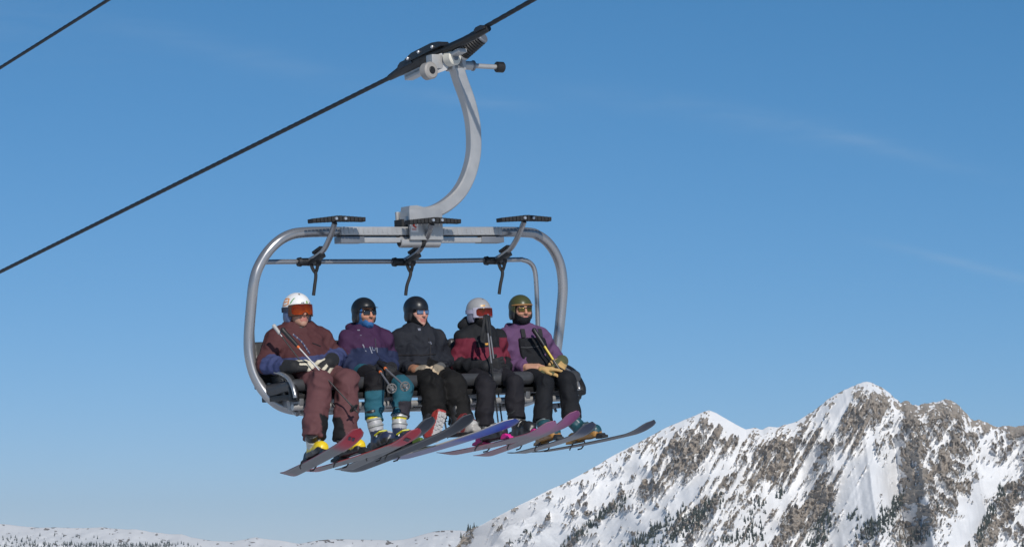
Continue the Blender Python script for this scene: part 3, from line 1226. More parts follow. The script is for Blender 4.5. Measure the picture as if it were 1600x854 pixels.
def person(spec):
    X = spec
    P_ = thing('person', X['label'], 'person', X['hip'], 'riders on the chair')
    N, hip = V3(X['neck']), V3(X['hip'])
    k = X.get('k', 1.0)
    sw = X.get('sw', .19) * k
    ty = X.get('tyaw', 0.0)
    side = V3(math.cos(ty), math.sin(ty), 0)
    up = unit(N - hip)
    shR, shL = N - side * sw - up * .055 * k, N + side * sw - up * .055 * k
    if 'shR' in X:
        shR = V3(X['shR'])
    if 'shL' in X:
        shL = V3(X['shL'])
    eR, eL, wR, wL = (V3(X[i]) for i in ('eR', 'eL', 'wR', 'wL'))
    hR, hL = hip - side * .10 * k, hip + side * .10 * k
    kR, kL, aR, aL = (V3(X[i]) for i in ('kR', 'kL', 'aR', 'aL'))
    H = Head(X['head'], X.get('hyaw', 0), X.get('hpitch', 0), X.get('hroll', 0), X.get('hk', 1.0))
    skin = X.get('skin', SKINC)
    # ---- body: one continuous surface, finer where the head (and a bare hand) is
    B = Sdf(skin, .03)
    B.ell(hip + (N - hip) * .72, V3(.155, .10, .17) * k, col=skin)
    B.ell(hip + (N - hip) * .25, V3(.15, .11, .16) * k, col=skin)
    for s_, e_, w_, h_, k_, a_ in ((shR, eR, wR, hR, kR, aR), (shL, eL, wL, hL, kL, aL)):
        B.cap(N - up * .07, s_, .06, .055, skin)
        B.cap(s_, e_, .048, .04, skin)
        B.cap(e_, w_, .04, .028, skin)
        B.cap(h_, k_, .075, .055, skin)
        B.cap(k_, k_ + (a_ - k_) * .93, .05, .036, skin)
        f_ = unit(V3(0, -1, -.1))
    add_head(B, H, N - up * .02 + (0, .01, 0), skin)
    bare = X.get('bare')
    if bare:
        hand_prims(B, bare['w'], bare['f'], bare['n'], bare['s'], bare.get('k', 1), bare.get('curl', .5), skin, skin)
    lo, hi = B.bounds()
    fine = [(H.c - .15 * H.k, H.c + .15 * H.k)]
    if bare:
        fine.append((V3(bare['w']) - .03, V3(bare['w']) + V3(.16, .03, .06)))
        fine[-1] = (np.minimum(V3(bare['w']), V3(bare['w']) + unit(bare['f']) * .19) - .045, np.maximum(V3(bare['w']), V3(bare['w']) + unit(bare['f']) * .19) + .045)
    axes = []
    for i in range(3):
        g = [lo[i]]
        while g[-1] < hi[i]:
            st = .022
            if any(a[i] - st <= g[-1] <= b[i] for a, b in fine):
                st = .0055
            g.append(g[-1] + st)
        axes.append(np.array(g))

    def face(V, I, c):
        q = H.l(V)
        c = c.copy()
        nearf = (q[:, 1] > .03) & (np.abs(q[:, 0]) < .09) & (q[:, 2] > -.13) & (q[:, 2] < .1)
        br = nearf & (np.abs(q[:, 2] - .028) < .006) & (np.abs(np.abs(q[:, 0]) - .030) < .018)
        c[br] = X.get('hair', (.05, .03, .02))
        bd = X.get('beard')
        if bd:
            m = nearf & (q[:, 2] < -.038) & ~((np.abs(q[:, 2] + .063) < .009) & (np.abs(q[:, 0]) < .02)) & (q[:, 1] > .05)
            c[m] = c[m] * (1 - bd[1]) + np.array(bd[0]) * bd[1]
        ck = nearf & (np.abs(np.abs(q[:, 0]) - .042) < .02) & (np.abs(q[:, 2] + .02) < .018)
        c[ck] = c[ck] * (1.05, .9, .88)
        ns = nearf & (q[:, 1] > .108)
        c[ns] = c[ns] * (1.05, .88, .85)
        return c
    B.paint = face
    body = B.mesh('body', .01, SKIN(), P_, axes=axes)
    # ---- jacket
    jc = X['jacket']
    J = Sdf(jc, .045)
    puff = X.get('puff', 1.0)
    bw, bd_ = X.get('bw', 1.0), X.get('bd', 1.0)
    J.ell(hip + (N - hip) * .68, V3(.19 * bw, .135 * bd_, .20) * k, rot_frame(ty))
    J.ell(hip + (N - hip) * .30, V3(.185 * bw, .155 * bd_, .20) * k, rot_frame(ty))
    J.ell(hip + (N - hip) * .06 + (0, -.02, 0), V3(.20 * bw, .17 * bd_, .13) * k, rot_frame(ty))
    fa = X.get('fold', .009)
    for s_, e_, w_, ph in ((shR, eR, wR, 1), (shL, eL, wL, 3)):
        J.cap(N - up * .075, s_, .075 * k, .076 * puff * k)
        J.cap(s_, e_, .074 * puff * k, .068 * puff * k, fold=(fa * .5, .10, ph, .3, .95))
        J.cap(e_, w_, .067 * puff * k, .052 * puff * k, fold=(fa * .5, .085, ph + 2, .05, .8), k=.03)
    J.cap(N - up * .03, N + up * X.get('collar', .035), .078 * k, .074 * k, k=.03)
    if X.get('hood'):
        hc, hr = X['hood']
        J.ell(N + V3(hc), V3(hr) * k, rot_frame(ty), k=.025)
        J.cap(N + side * .085 * k + (0, .03, .01), N + (0, -.085, -.035), .036 * k, .030 * k, k=.02)
        J.cap(N - side * .085 * k + (0, .03, .01), N + (0, -.085, -.035), .036 * k, .030 * k, k=.02)
    am = X.get('wr', .010)
    o_ = X.get('seed', 1)

    def jd(p):
        r = am * (.75 * ridge(p * (1.2, 1, 1.4), 9, o_) + .45 * ridge(p * (1, 1, 1.3), 21, o_ + 3) + .2 * ridge(p, 40, o_ + 4) - .1)
        if X.get('zip') is not None:
            zx = X['zip'] + hip[0]
            r = r + .006 * np.exp(-((p[:, 0] - zx) / .012) ** 2) * (p[:, 1] < hip[1] - .02)
        if X.get('seam'):
            for z in X['seam']:
                r = r - .006 * np.exp(-((p[:, 2] - hip[2] - z) / .006) ** 2)
        return r
    J.dis = jd
    floor_ = X.get('hem', -.07)
    J.cuts.append(lambda p: (hip[2] + floor_ - p[:, 2]))
    for w_, e_ in ((wR, eR), (wL, eL)):
        d_ = unit(w_ - e_)
        J.cuts.append(lambda p, w_=w_, d_=d_: np.where(np.linalg.norm(p - w_, axis=1) < .13, (p - w_) @ d_ - .0, -1))
    # neck hole
    J.cuts.append(lambda p: -(np.linalg.norm((p - (N + up * .06)) / V3(.062, .066, .075), axis=1) - 1) * .06)
    if X.get('jpaint'):
        J.paint = lambda V, I, c: X['jpaint'](V - hip, I, c, dict(N=N - hip, wR=wR - hip, wL=wL - hip, eR=eR - hip, eL=eL - hip, shR=shR - hip, shL=shL - hip))
    jk = J.mesh(X.get('jname', 'jacket'), .0105, CLOTH(), P_)
    # ---- trousers
    T = Sdf(X['pants'], .035)
    T.ell(hip + (0, -.03, -.015), V3(.185, .15, .125) * k)
    lw = X.get('lw', 1.0)
    ff = X.get('pfold', .011)
    fl = X.get('flare', 1.0)
    for h_, k_, a_, ph in ((hR, kR, aR, 2), (hL, kL, aL, 5)):
        T.cap(h_, k_, .098 * lw * k, .086 * lw * k, fold=(ff * .25, .13, ph, .6, 1.))
        T.cap(k_, a_, .086 * lw * k, .084 * fl * lw * k, fold=(ff * .45, .12, ph + 1, .55, 1.0), flat=True, k=.03)
    pa = X.get('pwr', .011)
    T.dis = lambda p: pa * (.7 * ridge(p * (1.3, 1, .8), 8, o_ + 5) + .45 * ridge(p * (1, 1, 1.5), 19, o_ + 1) + .2 * ridge(p, 37, o_ + 2) - .1)
    for k_, a_ in ((kR, aR), (kL, aL)):
        d_ = unit(a_ - k_)
        T.cuts.append(lambda p, a_=a_, d_=d_: np.where(np.linalg.norm(p - a_, axis=1) < .13, (p - a_) @ d_, -1))
    T.cuts.append(lambda p: p[:, 2] - hip[2] - X.get('waist', .10))
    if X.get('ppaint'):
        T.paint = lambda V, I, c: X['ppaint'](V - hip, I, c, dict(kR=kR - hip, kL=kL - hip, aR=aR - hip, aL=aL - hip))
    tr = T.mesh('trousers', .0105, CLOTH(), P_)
    X['J'] = J
    return P_, H, jk, tr, body


def glove(P_, w, f, n, s, cuff_from, cuff, palm, finger, scale=1.08, curl=.5, thick=1.25, cr=.052, knuckle=None, cl=.07):
    S = Sdf(palm, .012)
    hand_prims(S, w, f, n, s, scale, curl, palm, finger, thick, .1, knuckle)
    w, c = V3(w), V3(cuff_from)
    d = unit(w - c)
    S.cap(w - d * cl, w + d * .012, cr, cr * .84, cuff, .015)
    return S.mesh('glove', .0055, GLOVE(), P_)


def zip_line(bvh, base, pts, name, mat, parent, r=.004, n=14):
    """a seam, zip or piping laid on a garment: dropped from the front onto it"""
    out = []
    P = [Vector(p) for p in pts]
    for i in range(len(P) - 1):
        for k in range(n + (i == len(P) - 2)):
            p = P[i].lerp(P[i + 1], k / n)
            hit = bvh.ray_cast(p - Vector((0, .6, 0)) - Vector(base), Vector((0, 1, 0)))
            if hit[0] is not None:
                out.append(hit[0] + Vector(base) + Vector((0, -r * .35, 0)))
    if len(out) > 3:
        mb = MB()
        mb.tube(out, r, 6)
        return mb.build(name, mat, parent)


class Frame:
    def __init__(s, o, f, n):
        s.o, s.f = V3(o), unit(f)
        s.n = unit(V3(n) - s.f * np.dot(n, s.f))
        s.s = np.cross(s.f, s.n)
        s.A = np.array([s.s, s.f, s.n])

    def w(s, a, b, c):
        return s.o + s.s * a + s.f * b + s.n * c

    def l(s, p):
        return (p - s.o) @ s.A.T


def ski_boot(P_, F_, shaft_to, shell, cuff, sole, clip, liner=(.02, .02, .02), paint=None):
    """F_ : sole frame (origin under the ankle, f towards the toe, n up)"""
    S = Sdf(shell, .022)
    S.rbox(F_.w(0, .055, .030), (.046, .155, .028), .026, F_.A, col=sole, k=.006)
    S.cap(F_.w(0, -.055, .065), F_.w(0, .155, .058), .050, .046, shell, .02)
    S.ell(F_.w(0, .13, .066), (.056, .086, .052), F_.A, col=shell)
    S.ell(F_.w(0, .03, .085), (.050, .085, .06), F_.A, col=shell)
    t = V3(shaft_to)
    a = F_.w(0, -.03, .09)
    L = max(np.linalg.norm(t - a), .06) + .015
    d = unit(t - a)
    S.cap(a, a + d * L * .6, .053, .055, shell, .03)
    S.cap(a + d * L * .5, a + d * L, .058, .060, cuff, .012, flat=True)
    S.cap(a + d * L * .9, a + d * (L + .06), .052, .052, liner, .004, flat=True)
    S.dis = lambda p: .002 * ridge(p, 40, 4)

    def pt(V, I, c):
        q = F_.l(V)
        c = c.copy()
        c[q[:, 2] < .020] = sole
        if paint:
            c = paint(q, c)
        return c
    S.paint = pt
    bt = S.mesh('boot', .0065, BOOTM(), P_)
    m = surf('boot_clip_%02d' % int(sum(clip) * 30), clip, .4, .3, .1)
    for (b, c, tilt) in ((.115, .104, .35), (.055, .13, .5)):
        mb = MB()
        mb.tube([F_.w(-.052, b - .012, c - .045), F_.w(-.036, b - .002, c - .008), F_.w(0, b + .006, c + .012), F_.w(.036, b - .002, c - .008), F_.w(.052, b - .012, c - .045)], .0075, 7)
        mb.build('buckle', m, bt)
    for t_ in (.60, .9) if L > .13 else ():
        mb = MB()
        c = a + d * L * t_
        yf = unit(F_.f - d * np.dot(F_.f, d))
        xs = np.cross(yf, d)
        r = .060 + .003 * t_
        mb.tube([c + (xs * math.sin(q) + yf * math.cos(q)) * r for q in np.linspace(-1.6, 1.6, 9)], .0085, 7)
        mb.build('buckle', m, bt)
    return bt


# ------------------------------------------------------------------ skis
def ski(tail, tip, up, label, base_cols, edge_col, top_col, width=.100, name='ski', cat='ski', group='skis on the riders\' feet', toe=None, heel=None, tipup=.075, mount=.45, th=.016, roll=0.0, rnd=.07, marks=()):
    tail, tip = V3(tail), V3(tip)
    f = unit(tip - tail)
    L = np.linalg.norm(tip - tail)
    n = unit(V3(up) - f * np.dot(up, f))
    s = np.cross(f, n)
    if roll:
        n, s = n * math.cos(roll) + s * math.sin(roll), s * math.cos(roll) - n * math.sin(roll)
    mid = tail + f * L * mount
    T_ = thing(name, label, cat, mid, group)
    N_ = 44
    M = 7
    vt, cols = [], []
    for side_ in (0, 1):
        for i in range(N_ + 1):
            u = i / N_
            w = width * (.5 + .11 * (2 * abs(u - .46)) ** 1.7)
            if u > 1 - rnd:
                w *= math.sqrt(max(.0, 1 - ((u - 1 + rnd) / (rnd * 1.007)) ** 2.2))
            if u < .03:
                w *= .78 + .22 * math.sqrt(1 - (1 - u / .03) ** 2)
            z = tipup * max(0, (u - .80) / .20) ** 1.9 + .022 * max(0, (.10 - u) / .10) ** 1.6 - .010 * math.sin(math.pi * min(1, max(0, (u - .08) / .76)))
            t_ = th * (.35 + .65 * math.sin(math.pi * min(1, max(0, u))) ** .6)
            for j in range(M):
                v = -1 + 2 * j / (M - 1)
                p = tail + f * (u * L) + s * (w * v) + n * (z + (t_ * (1 - .35 * abs(v) ** 3) if side_ else 0))
                vt.append(p)
    R_ = (N_ + 1) * M
    b = (N_ + 1)
    fs = []
    for i in range(N_):
        for j in range(M - 1):
            a_ = i * M + j
            fs.append((a_, a_ + M, a_ + M + 1, a_ + 1))
            fs.append((R_ + a_, R_ + a_ + 1, R_ + a_ + M + 1, R_ + a_ + M))
        fs.append((i * M, R_ + i * M, R_ + (i + 1) * M, (i + 1) * M))
        fs.append((i * M + M - 1, (i + 1) * M + M - 1, R_ + (i + 1) * M + M - 1, R_ + i * M + M - 1))
    fs.append(tuple(range(M - 1, -1, -1)) + tuple(R_ + j for j in range(M)))
    mats = []
    V = np.array(vt) - np.array(mid)
    me = bpy.data.meshes.new('blade')
    me.from_pydata([tuple(q) for q in V], [], fs)
    dye = np.ones((len(V), 4), np.float32)
    uu = np.repeat(np.arange(N_ + 1) / N_, M)
    uu = np.concatenate([uu, uu])
    vv = np.tile(np.linspace(-1, 1, M), (N_ + 1) * 2)
    cu = np.array([c[0] for c in base_cols])
    cc = np.array([c[1] for c in base_cols])
    for ch_ in range(3):
        dye[:, ch_] = np.interp(uu, cu, cc[:, ch_])
    edge = np.abs(vv) > .8
    steel = np.abs(vv) > .95
    steel[R_:] = False
    dye[steel, :3] = dye[steel, :3] * .5 + .13
    dye[R_:, :3] = top_col
    m_ = np.zeros(len(V), bool)
    m_[R_:] = edge[R_:]
    dye[m_, :3] = edge_col
    a = me.color_attributes.new('dye', 'FLOAT_COLOR', 'POINT')
    a.data.foreach_set('color', dye.ravel())
    bm = bmesh.new()
    bm.from_mesh(me)
    bmesh.ops.recalc_face_normals(bm, faces=bm.faces[:])
    bm.to_mesh(me)
    bm.free()
    me.polygons.foreach_set('use_smooth', np.ones(len(me.polygons), bool))
    me.set_sharp_from_angle(angle=math.radians(40))
    me.update()
    link('blade', me, dyed('ski_plastic', .45, .04, 30, .1, 0, .22), T_)
    for u0, v0, u1, v1, hw_ in marks:                    # flat print on the base
        mb = MB()
        q = []
        for u_, v_ in ((u0, v0), (u1, v1)):
            z_ = tipup * max(0, (u_ - .80) / .20) ** 1.9
            q.append(tail + f * (u_ * L) + s * (v_ * width * .5) + n * (z_ - .004))
        d_ = unit(q[1] - q[0])
        sd = unit(np.cross(d_, n)) * hw_
        up_ = n * .003
        mb.add([q[0] - sd, q[0] + sd, q[1] + sd, q[1] - sd, q[0] - sd + up_, q[0] + sd + up_, q[1] + sd + up_, q[1] - sd + up_], [(0, 1, 2, 3), (7, 6, 5, 4), (0, 4, 5, 1), (1, 5, 6, 2), (2, 6, 7, 3), (3, 7, 4, 0)], False)
        mb.build('base_print', surf('print_dark', (.05, .02, .035), .5), T_)
    F_ = Frame(mid + n * (th + .012), f, n)
    F_.T = T_
    if toe is not None:
        mt = surf('binding_%02d' % int(sum(toe) * 40), toe, .45, .1, .15)
        mb = MB()
        mb.sweep([F_.w(-.028, .245, .006), F_.w(.028, .245, .006)], [(-.055, -.016), (.045, -.016), (.048, .004), (.022, .026), (-.012, .026), (-.026, .010), (-.055, .004)], F_.n)
        mb.build('toe_binding', mt, T_)
        mt = surf('binding_%02d' % int(sum(heel) * 40), heel, .45, .1, .15)
        mb = MB()
        mb.sweep([F_.w(-.032, -.150, .004), F_.w(.032, -.150, .004)], [(-.085, -.014), (.085, -.014), (.08, .006), (.035, .014), (.034, .06), (-.01, .074), (-.065, .072), (-.07, .060), (-.03, .05), (-.04, .012), (-.085, .006)], F_.n)
        mb.build('heel_binding', mt, T_)
        for q in (-1, 1):
            mb = MB()
            mb.tube([F_.w(q * .035, -.06, .0), F_.w(q * .062, -.09, -.02), F_.w(q * .058, -.14, -.055), F_.w(q * .040, -.17, -.060)], .006, 7)
            mb.build('ski_brake', surf('brake_black', (.02, .02, .022), .5, .1, .2), T_)
    return F_


def pole(label, grip_top, tip, shaft_cols, grip_col, basket_col, r=.008, grip_len=.13, basket_at=.94, strap=None, bands=(), gr=.019, bs=.036):
    a, b = V3(grip_top), V3(tip)
    d = unit(b - a)
    L = np.linalg.norm(b - a)
    T_ = thing('ski_pole', label, 'ski pole', a, 'ski poles held by the riders')
    mb = MB()
    gp = [a + d * t for t in (0, .012, .03, .06, .09, grip_len)]
    mb.tube(gp, [.012, gr * 1.3, gr * 1.05, gr, gr * 1.08, gr * .8], 10)
    mb.build('grip', grip_col, T_)
    n = len(shaft_cols)
    lo = grip_len
    for i, (t1, m) in enumerate(shaft_cols):
        mb = MB()
        mb.cyl(a + d * lo, a + d * (t1 * L), r * (1.0 - .12 * i), 9)
        mb.build('shaft', m, T_)
        lo = t1 * L
    mb = MB()
    c = a + d * L * basket_at
    u = unit(np.cross(d, (.3, .9, .2)))
    w = np.cross(d, u)
    mb.tube([c + (u * math.cos(t) + w * math.sin(t)) * bs for t in np.linspace(0, 2 * math.pi, 17)], .0065, 6, False)
    bk = mb.build('basket', basket_col, T_)
    mb = MB()
    mb.tube([c - d * .03, c - d * .008, c, c + d * .02], [.010, .014, .024, .013], 8)
    mb.build('hub', basket_col, bk)
    for t in range(4):
        q = t * math.pi / 2
        mb = MB()
        mb.tube([c, c + (u * math.cos(q) + w * math.sin(q)) * bs], .006, 5)
        mb.build('spoke', basket_col, bk)
    for t, m in bands:
        mb = MB()
        mb.cyl(a + d * (t - .012), a + d * (t + .012), r * 1.55, 10)
        mb.build('band', m, T_)
    if strap is not None:
        mb = MB()
        mb.sweep(spline(strap, 6), [(-.010, -.002), (.010, -.002), (.010, .002), (-.010, .002)], (0.1, 1, .1))
        mb.build('wrist_strap', RUBBER(), T_)
    return T_


def mirror_lens(name, top, bot, rough=.12):
    if name in MATS:
        return MATS[name]
    m, n, l, b = new_mat(name)
    tc = n.new('ShaderNodeTexCoord')
    sp = n.new('ShaderNodeTexNoise')
    sp.inputs['Scale'].default_value = 9
    l.new(tc.outputs['Object'], sp.inputs['Vector'])
    mx = n.new('ShaderNodeMix')
    mx.data_type = 'RGBA'
    mx.inputs['A'].default_value = top + (1,)
    mx.inputs['B'].default_value = bot + (1,)
    mr = n.new('ShaderNodeMapRange')
    mr.inputs['From Min'].default_value = .35
    mr.inputs['From Max'].default_value = .65
    l.new(sp.outputs['Fac'], mr.inputs['Value'])
    l.new(mr.outputs['Result'], mx.inputs['Factor'])
    l.new(mx.outputs['Result'], b.inputs['Base Color'])
    b.inputs['Metallic'].default_value = .75
    b.inputs['Roughness'].default_value = rough
    MATS[name] = m
    return m


DARKLENS = lambda: surf('dark_lens', (.012, .012, .014), .08, 0, .1, spec=.8)
UPV = (0, 0, 1)

# ------------------------------------------------------------------ first rider: maroon jacket, white helmet
MAROON = (.082, .030, .032)
MAROON2 = (.118, .050, .053)
BLUEB = (.050, .062, .150)


def paint1(V, I, c, J):
    c = c.copy()
    z = V[:, 2]
    c[(I < 3) & (z < .105 + .010 * np.sin(V[:, 0] * 9))] = BLUEB
    for s, i_ in (('R', 5), ('L', 8)):
        h = (V - J['e' + s]) @ unit(J['w' + s] - J['e' + s])
        c[(I == i_) & (h > -.02)] = BLUEB
        c[np.linalg.norm(V - J['e' + s], axis=1) < .085] = BLUEB
    return c


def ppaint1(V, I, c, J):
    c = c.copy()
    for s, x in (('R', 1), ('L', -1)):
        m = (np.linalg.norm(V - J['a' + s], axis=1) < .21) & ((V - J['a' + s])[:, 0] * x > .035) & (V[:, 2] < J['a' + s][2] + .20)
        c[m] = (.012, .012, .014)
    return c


A_t, A_p = (-1.076, 0.066, -0.700), (-1.377, -1.669, -0.439)
B_t, B_p = (-0.884, 0.082, -0.682), (-0.852, -1.684, -0.458)
GREY_BASE = (.17, .165, .17)
FA = ski(A_t, A_p, (.05, .1, 1), 'grey ski with a red tip under the yellow boot nearest the left armrest',
         [(0, (.02, .02, .04)), (.035, (.03, .03, .05)), (.045, (.25, .14, .15)), (.12, GREY_BASE), (.70, GREY_BASE), (.76, (.28, .07, .09)), (.82, (.42, .035, .06)), (1, (.50, .03, .05))],
         (.35, .03, .03), (.06, .05, .05), toe=(.02, .02, .02), heel=(.03, .03, .03), marks=((.895, -.35, .925, -.10, .010), (.895, .25, .925, .50, .010)), roll=-.26, mount=.40)
FB = ski(B_t, B_p, (.0, .1, 1), 'grey ski with a bright red edge and red tip under the other yellow boot',
         [(0, (.35, .08, .10)), (.10, (.30, .12, .14)), (.18, GREY_BASE), (.76, GREY_BASE), (.82, (.40, .04, .07)), (1, (.50, .03, .05))],
         (.55, .02, .02), (.45, .02, .02), toe=(.02, .02, .02), heel=(.02, .02, .02), marks=((.88, -.5, .91, -.3, .008), (.91, -.3, .885, -.1, .008), (.885, -.1, .915, .1, .008), (.915, .1, .89, .3, .008), (.89, .3, .92, .5, .008)), roll=-.10, mount=.40)

P1, H1, j1, t1, b1 = person(dict(
    label='person in a maroon and blue jacket, white helmet and orange mirrored goggles', hip=(-0.947, -0.120, 0.152), neck=(-0.943, 0.000, 0.448), k=1.08, sw=.185,
    eR=(-1.262, -0.060, 0.198), wR=(-1.225, -0.340, 0.162), eL=(-0.619, -0.080, 0.235), wL=(-0.826, -0.360, 0.213),
    kR=(-1.059, -0.560, 0.025), kL=(-0.826, -0.580, 0.028), aR=(-1.206, -0.660, -0.418), aL=(-0.925, -0.660, -0.448),
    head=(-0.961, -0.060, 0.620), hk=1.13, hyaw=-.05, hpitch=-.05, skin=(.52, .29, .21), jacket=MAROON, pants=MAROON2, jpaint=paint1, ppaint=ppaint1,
    puff=1.12, bw=1.12, bd=.98, lw=1.0, flare=1.08, zip=.0, seam=(.085, .30), collar=.05, seed=1, beard=((.25, .14, .09), .25),
    hood=((0, .055, .0), (.115, .06, .06))))


def logo1(q, c):
    a, b, z = q[:, 0], q[:, 1], q[:, 2]
    f = (b > -.05)
    # orange emblem on the side
    for (y0, y1, z0, z1) in ((-.015, .030, .088, .098), (-.028, -.016, .045, .098), (.030, .042, .050, .092), (-.02, .03, .068, .076), (-.02, .03, .044, .052)):
        m = (a < -.045) & (b > y0) & (b < y1) & (z > z0) & (z < z1)
        c[m] = (.75, .27, .04)
    m = (a < -.03) & (np.abs((b - .062) - (z - .07) * .35) < .0045) & (z > .052) & (z < .092)
    c[m] = (.10, .32, .10)
    for (a0, a1, z0, z1, cc) in ((-.022, .004, .050, .057, (.06, .06, .07)), (.020, .038, .048, .062, (.20, .36, .05)), (.024, .034, .060, .068, (.20, .36, .05)), (.052, .066, .049, .057, (.08, .08, .16))):
        m = (b > .03) & (a > a0) & (a < a1) & (z > z0) & (z < z1)
        c[m] = cc
    return c


h1 = helmet(P1, H1, (.80, .79, .78), under=(.10, .14, .25), paint=logo1)
helmet_vents(h1, H1, ((-.008, .118, .006, .006),))
gg1 = goggles(P1, H1, (.07, .035, .02), mirror_lens('orange_mirror_lens', (.92, .12, .012), (.16, .010, .012)), surf('goggle_strap_dark', (.03, .04, .07), .8), .001)
mb = MB()
mb.tube(spline([H1.w(-.075, -.01, -.06), H1.w(-.062, .03, -.10), H1.w(-.02, .07, -.118), H1.w(.02, .07, -.118), H1.w(.062, .03, -.10), H1.w(.075, -.01, -.06)], 5), .006, 6)
mb.build('chin_strap', BLACK(), h1)
# dotted blue and white lanyard hanging from the collar
mb = MB()
mb2 = MB()
bv = bvh_of(j1)
BP1 = np.array(BASE[P1])
lan = spline([(-1.059, -0.200, 0.432), (-1.021, -0.200, 0.370), (-0.995, -0.200, 0.308), (-0.986, -0.200, 0.272)], 8)
for i, p in enumerate(lan[:-1]):
    q = V3(p)
    hit = bv.ray_cast(Vector(q - BP1) - Vector((0, .4, 0)), Vector((0, 1, 0)))
    if hit[0] is not None:
        (mb if i % 4 else mb2).ball(V3(hit[0]) + BP1 + (0, -.004, 0), (.007, .006, .010), nu=7, nv=5)
mb.build('lanyard', surf('lanyard_blue', (.06, .07, .14), .6), j1, 'stuff')
mb2.build('lanyard_beads', surf('lanyard_white', (.26, .26, .30), .6), j1, 'stuff')
WG = (.66, .60, .47)
glove(P1, (-1.217, -0.400, 0.168), (.80, -.52, .03), (.2, .8, -.8), -1, (-1.237, -0.320, 0.168), (.016, .016, .018), [WG, (.02, .02, .022), WG, (.02, .02, .022)], WG, 1.30, .45, 1.25, .060, WG)
glove(P1, (-0.890, -0.420, 0.191), (-.70, -.28, -.60), (-.3, .8, -.4), 1, (-0.802, -0.340, 0.229), (.016, .016, .018), [(.02, .02, .022), WG, (.02, .02, .022), WG], WG, 1.30, .38, 1.25, .060, WG)
SEAM = surf('seam_dark', (.012, .010, .012), .7)
zip_line(bv, BP1, [(-0.928, -0.200, 0.358), (-0.848, -0.200, 0.331)], 'pocket_zip', SEAM, j1, .005)
YEL = (.82, .58, .02)


def bpaint1(q, c):
    m = (q[:, 2] > .10) & (q[:, 1] < -.01)
    c[m] = (.55, .55, .50)
    return c


for F_, kn in ((FA, (-1.206, -0.660, -0.418)), (FB, (-0.925, -0.660, -0.448))):
    ski_boot(P1, F_, kn, YEL, (.5, .5, .46), (.02, .02, .022), (.30, .30, .30), paint=bpaint1)
SIL = surf('silver_shaft', (.38, .38, .39), .38, .6, .1)
BLK = surf('black_shaft', (.015, .015, .016), .4, .1, .1)
ORG = surf('orange_band', (.75, .16, .03), .5)
pole('black and silver ski pole held across the maroon jacket, its basket higher on the shin', (-1.267, -0.340, 0.473), (-0.906, -0.860, -0.225), ((.50, SIL), (1, BLK)), BLACK(), BLACK(), .0068, .20, .95, bands=((.21, ORG), (.50, ORG)), gr=.018)
pole('second pole held across the maroon jacket, lower end standing in for a pole shadow', (-1.308, -0.280, 0.508), (-0.889, -0.680, -0.319), ((.12, SIL), (1, BLK)), surf('pale_grip', (.40, .40, .39), .5), BLACK(), .0068, .06, .93, gr=.014)  # shaft below the hands and basket stand in for the first pole's shadow

# ------------------------------------------------------------------ second rider: purple over navy
PURP = (.050, .019, .056)
NAVY = (.020, .028, .070)
TEAL = (.022, .105, .145)
CHAR = (.012, .011, .013)


def paint2(V, I, c, J):
    c = c.copy()
    z = V[:, 2]
    c[(I < 3) & (z < J['N'][2] * .60)] = NAVY
    c[z < .15 + .015 * np.sin(V[:, 0] * 12)] = NAVY
    c[(I == 5) | (I == 8)] = NAVY
    return c


def ppaint2(V, I, c, J):
    c = c.copy()
    kR, kL = J['kR'], J['kL']
    right = V[:, 0] < (kR[0] + kL[0]) / 2
    c[right & (V[:, 2] > kR[2] - .055) & (V[:, 1] > kR[1] - .2)] = CHAR
    c[right & (V[:, 1] > kR[1] + .24) & (V[:, 0] < -.05)] = TEAL
    lf = ~right
    c[lf & (V[:, 1] > kL[1] + .075)] = CHAR
    c[lf & (V[:, 2] < kL[2] - .105)] = (.035, .032, .040)
    return c


C_t, C_p = (-0.568, 0.063, -0.685), (-0.715, -1.663, -0.373)
D_t, D_p = (-0.510, 0.062, -0.698), (-0.353, -1.659, -0.360)
DKB = (.035, .042, .060)
FC = ski(C_t, C_p, (.05, .1, 1), 'plain grey ski with a dark tip half hidden behind a red ski tip',
         [(0, (.13, .13, .14)), (.55, (.15, .15, .155)), (.8, (.10, .105, .12)), (.9, DKB), (1, DKB)], (.10, .10, .11), (.05, .05, .06), toe=(.03, .03, .035), heel=(.03, .03, .035), width=.098, roll=-.08)
FD = ski(D_t, D_p, (.0, .1, 1), 'dark navy ski whose tip rises in front of the snowboarder\'s boot',
         [(0, (.10, .10, .11)), (.06, (.05, .055, .07)), (1, (.022, .028, .042))], (.06, .06, .07), (.04, .04, .05), toe=(.12, .19, .04), heel=(.03, .03, .035), width=.110, roll=-.16)
P2, H2, j2, t2, b2 = person(dict(
    label='person in a purple and navy jacket with black helmet, blue neck gaiter and teal trousers', hip=(-0.348, -0.120, 0.133), neck=(-0.317, 0.000, 0.438), k=.96, sw=.175,
    eR=(-0.558, -0.040, 0.174), wR=(-0.477, -0.300, 0.121), eL=(-0.110, -0.060, 0.194), wL=(-0.243, -0.280, 0.133),
    kR=(-0.540, -0.540, 0.002), kL=(-0.304, -0.580, -0.037), aR=(-0.636, -0.640, -0.280), aL=(-0.393, -0.640, -0.262),
    head=(-0.335, -0.050, 0.597), hk=.98, hyaw=.02, hpitch=.0, skin=(.50, .27, .18), jacket=PURP, pants=TEAL, jpaint=paint2, ppaint=ppaint2,
    zip=.0, seam=None, collar=.045, seed=4, beard=((.16, .085, .05), .6), hair=(.10, .05, .03), flare=.92,
    hood=((0, .055, .045), (.14, .085, .060)), bw=1.0))
h2 = helmet(P2, H2, (.010, .012, .015), brim=(.010, .011, .013))
sunglasses(P2, H2, DARKLENS())
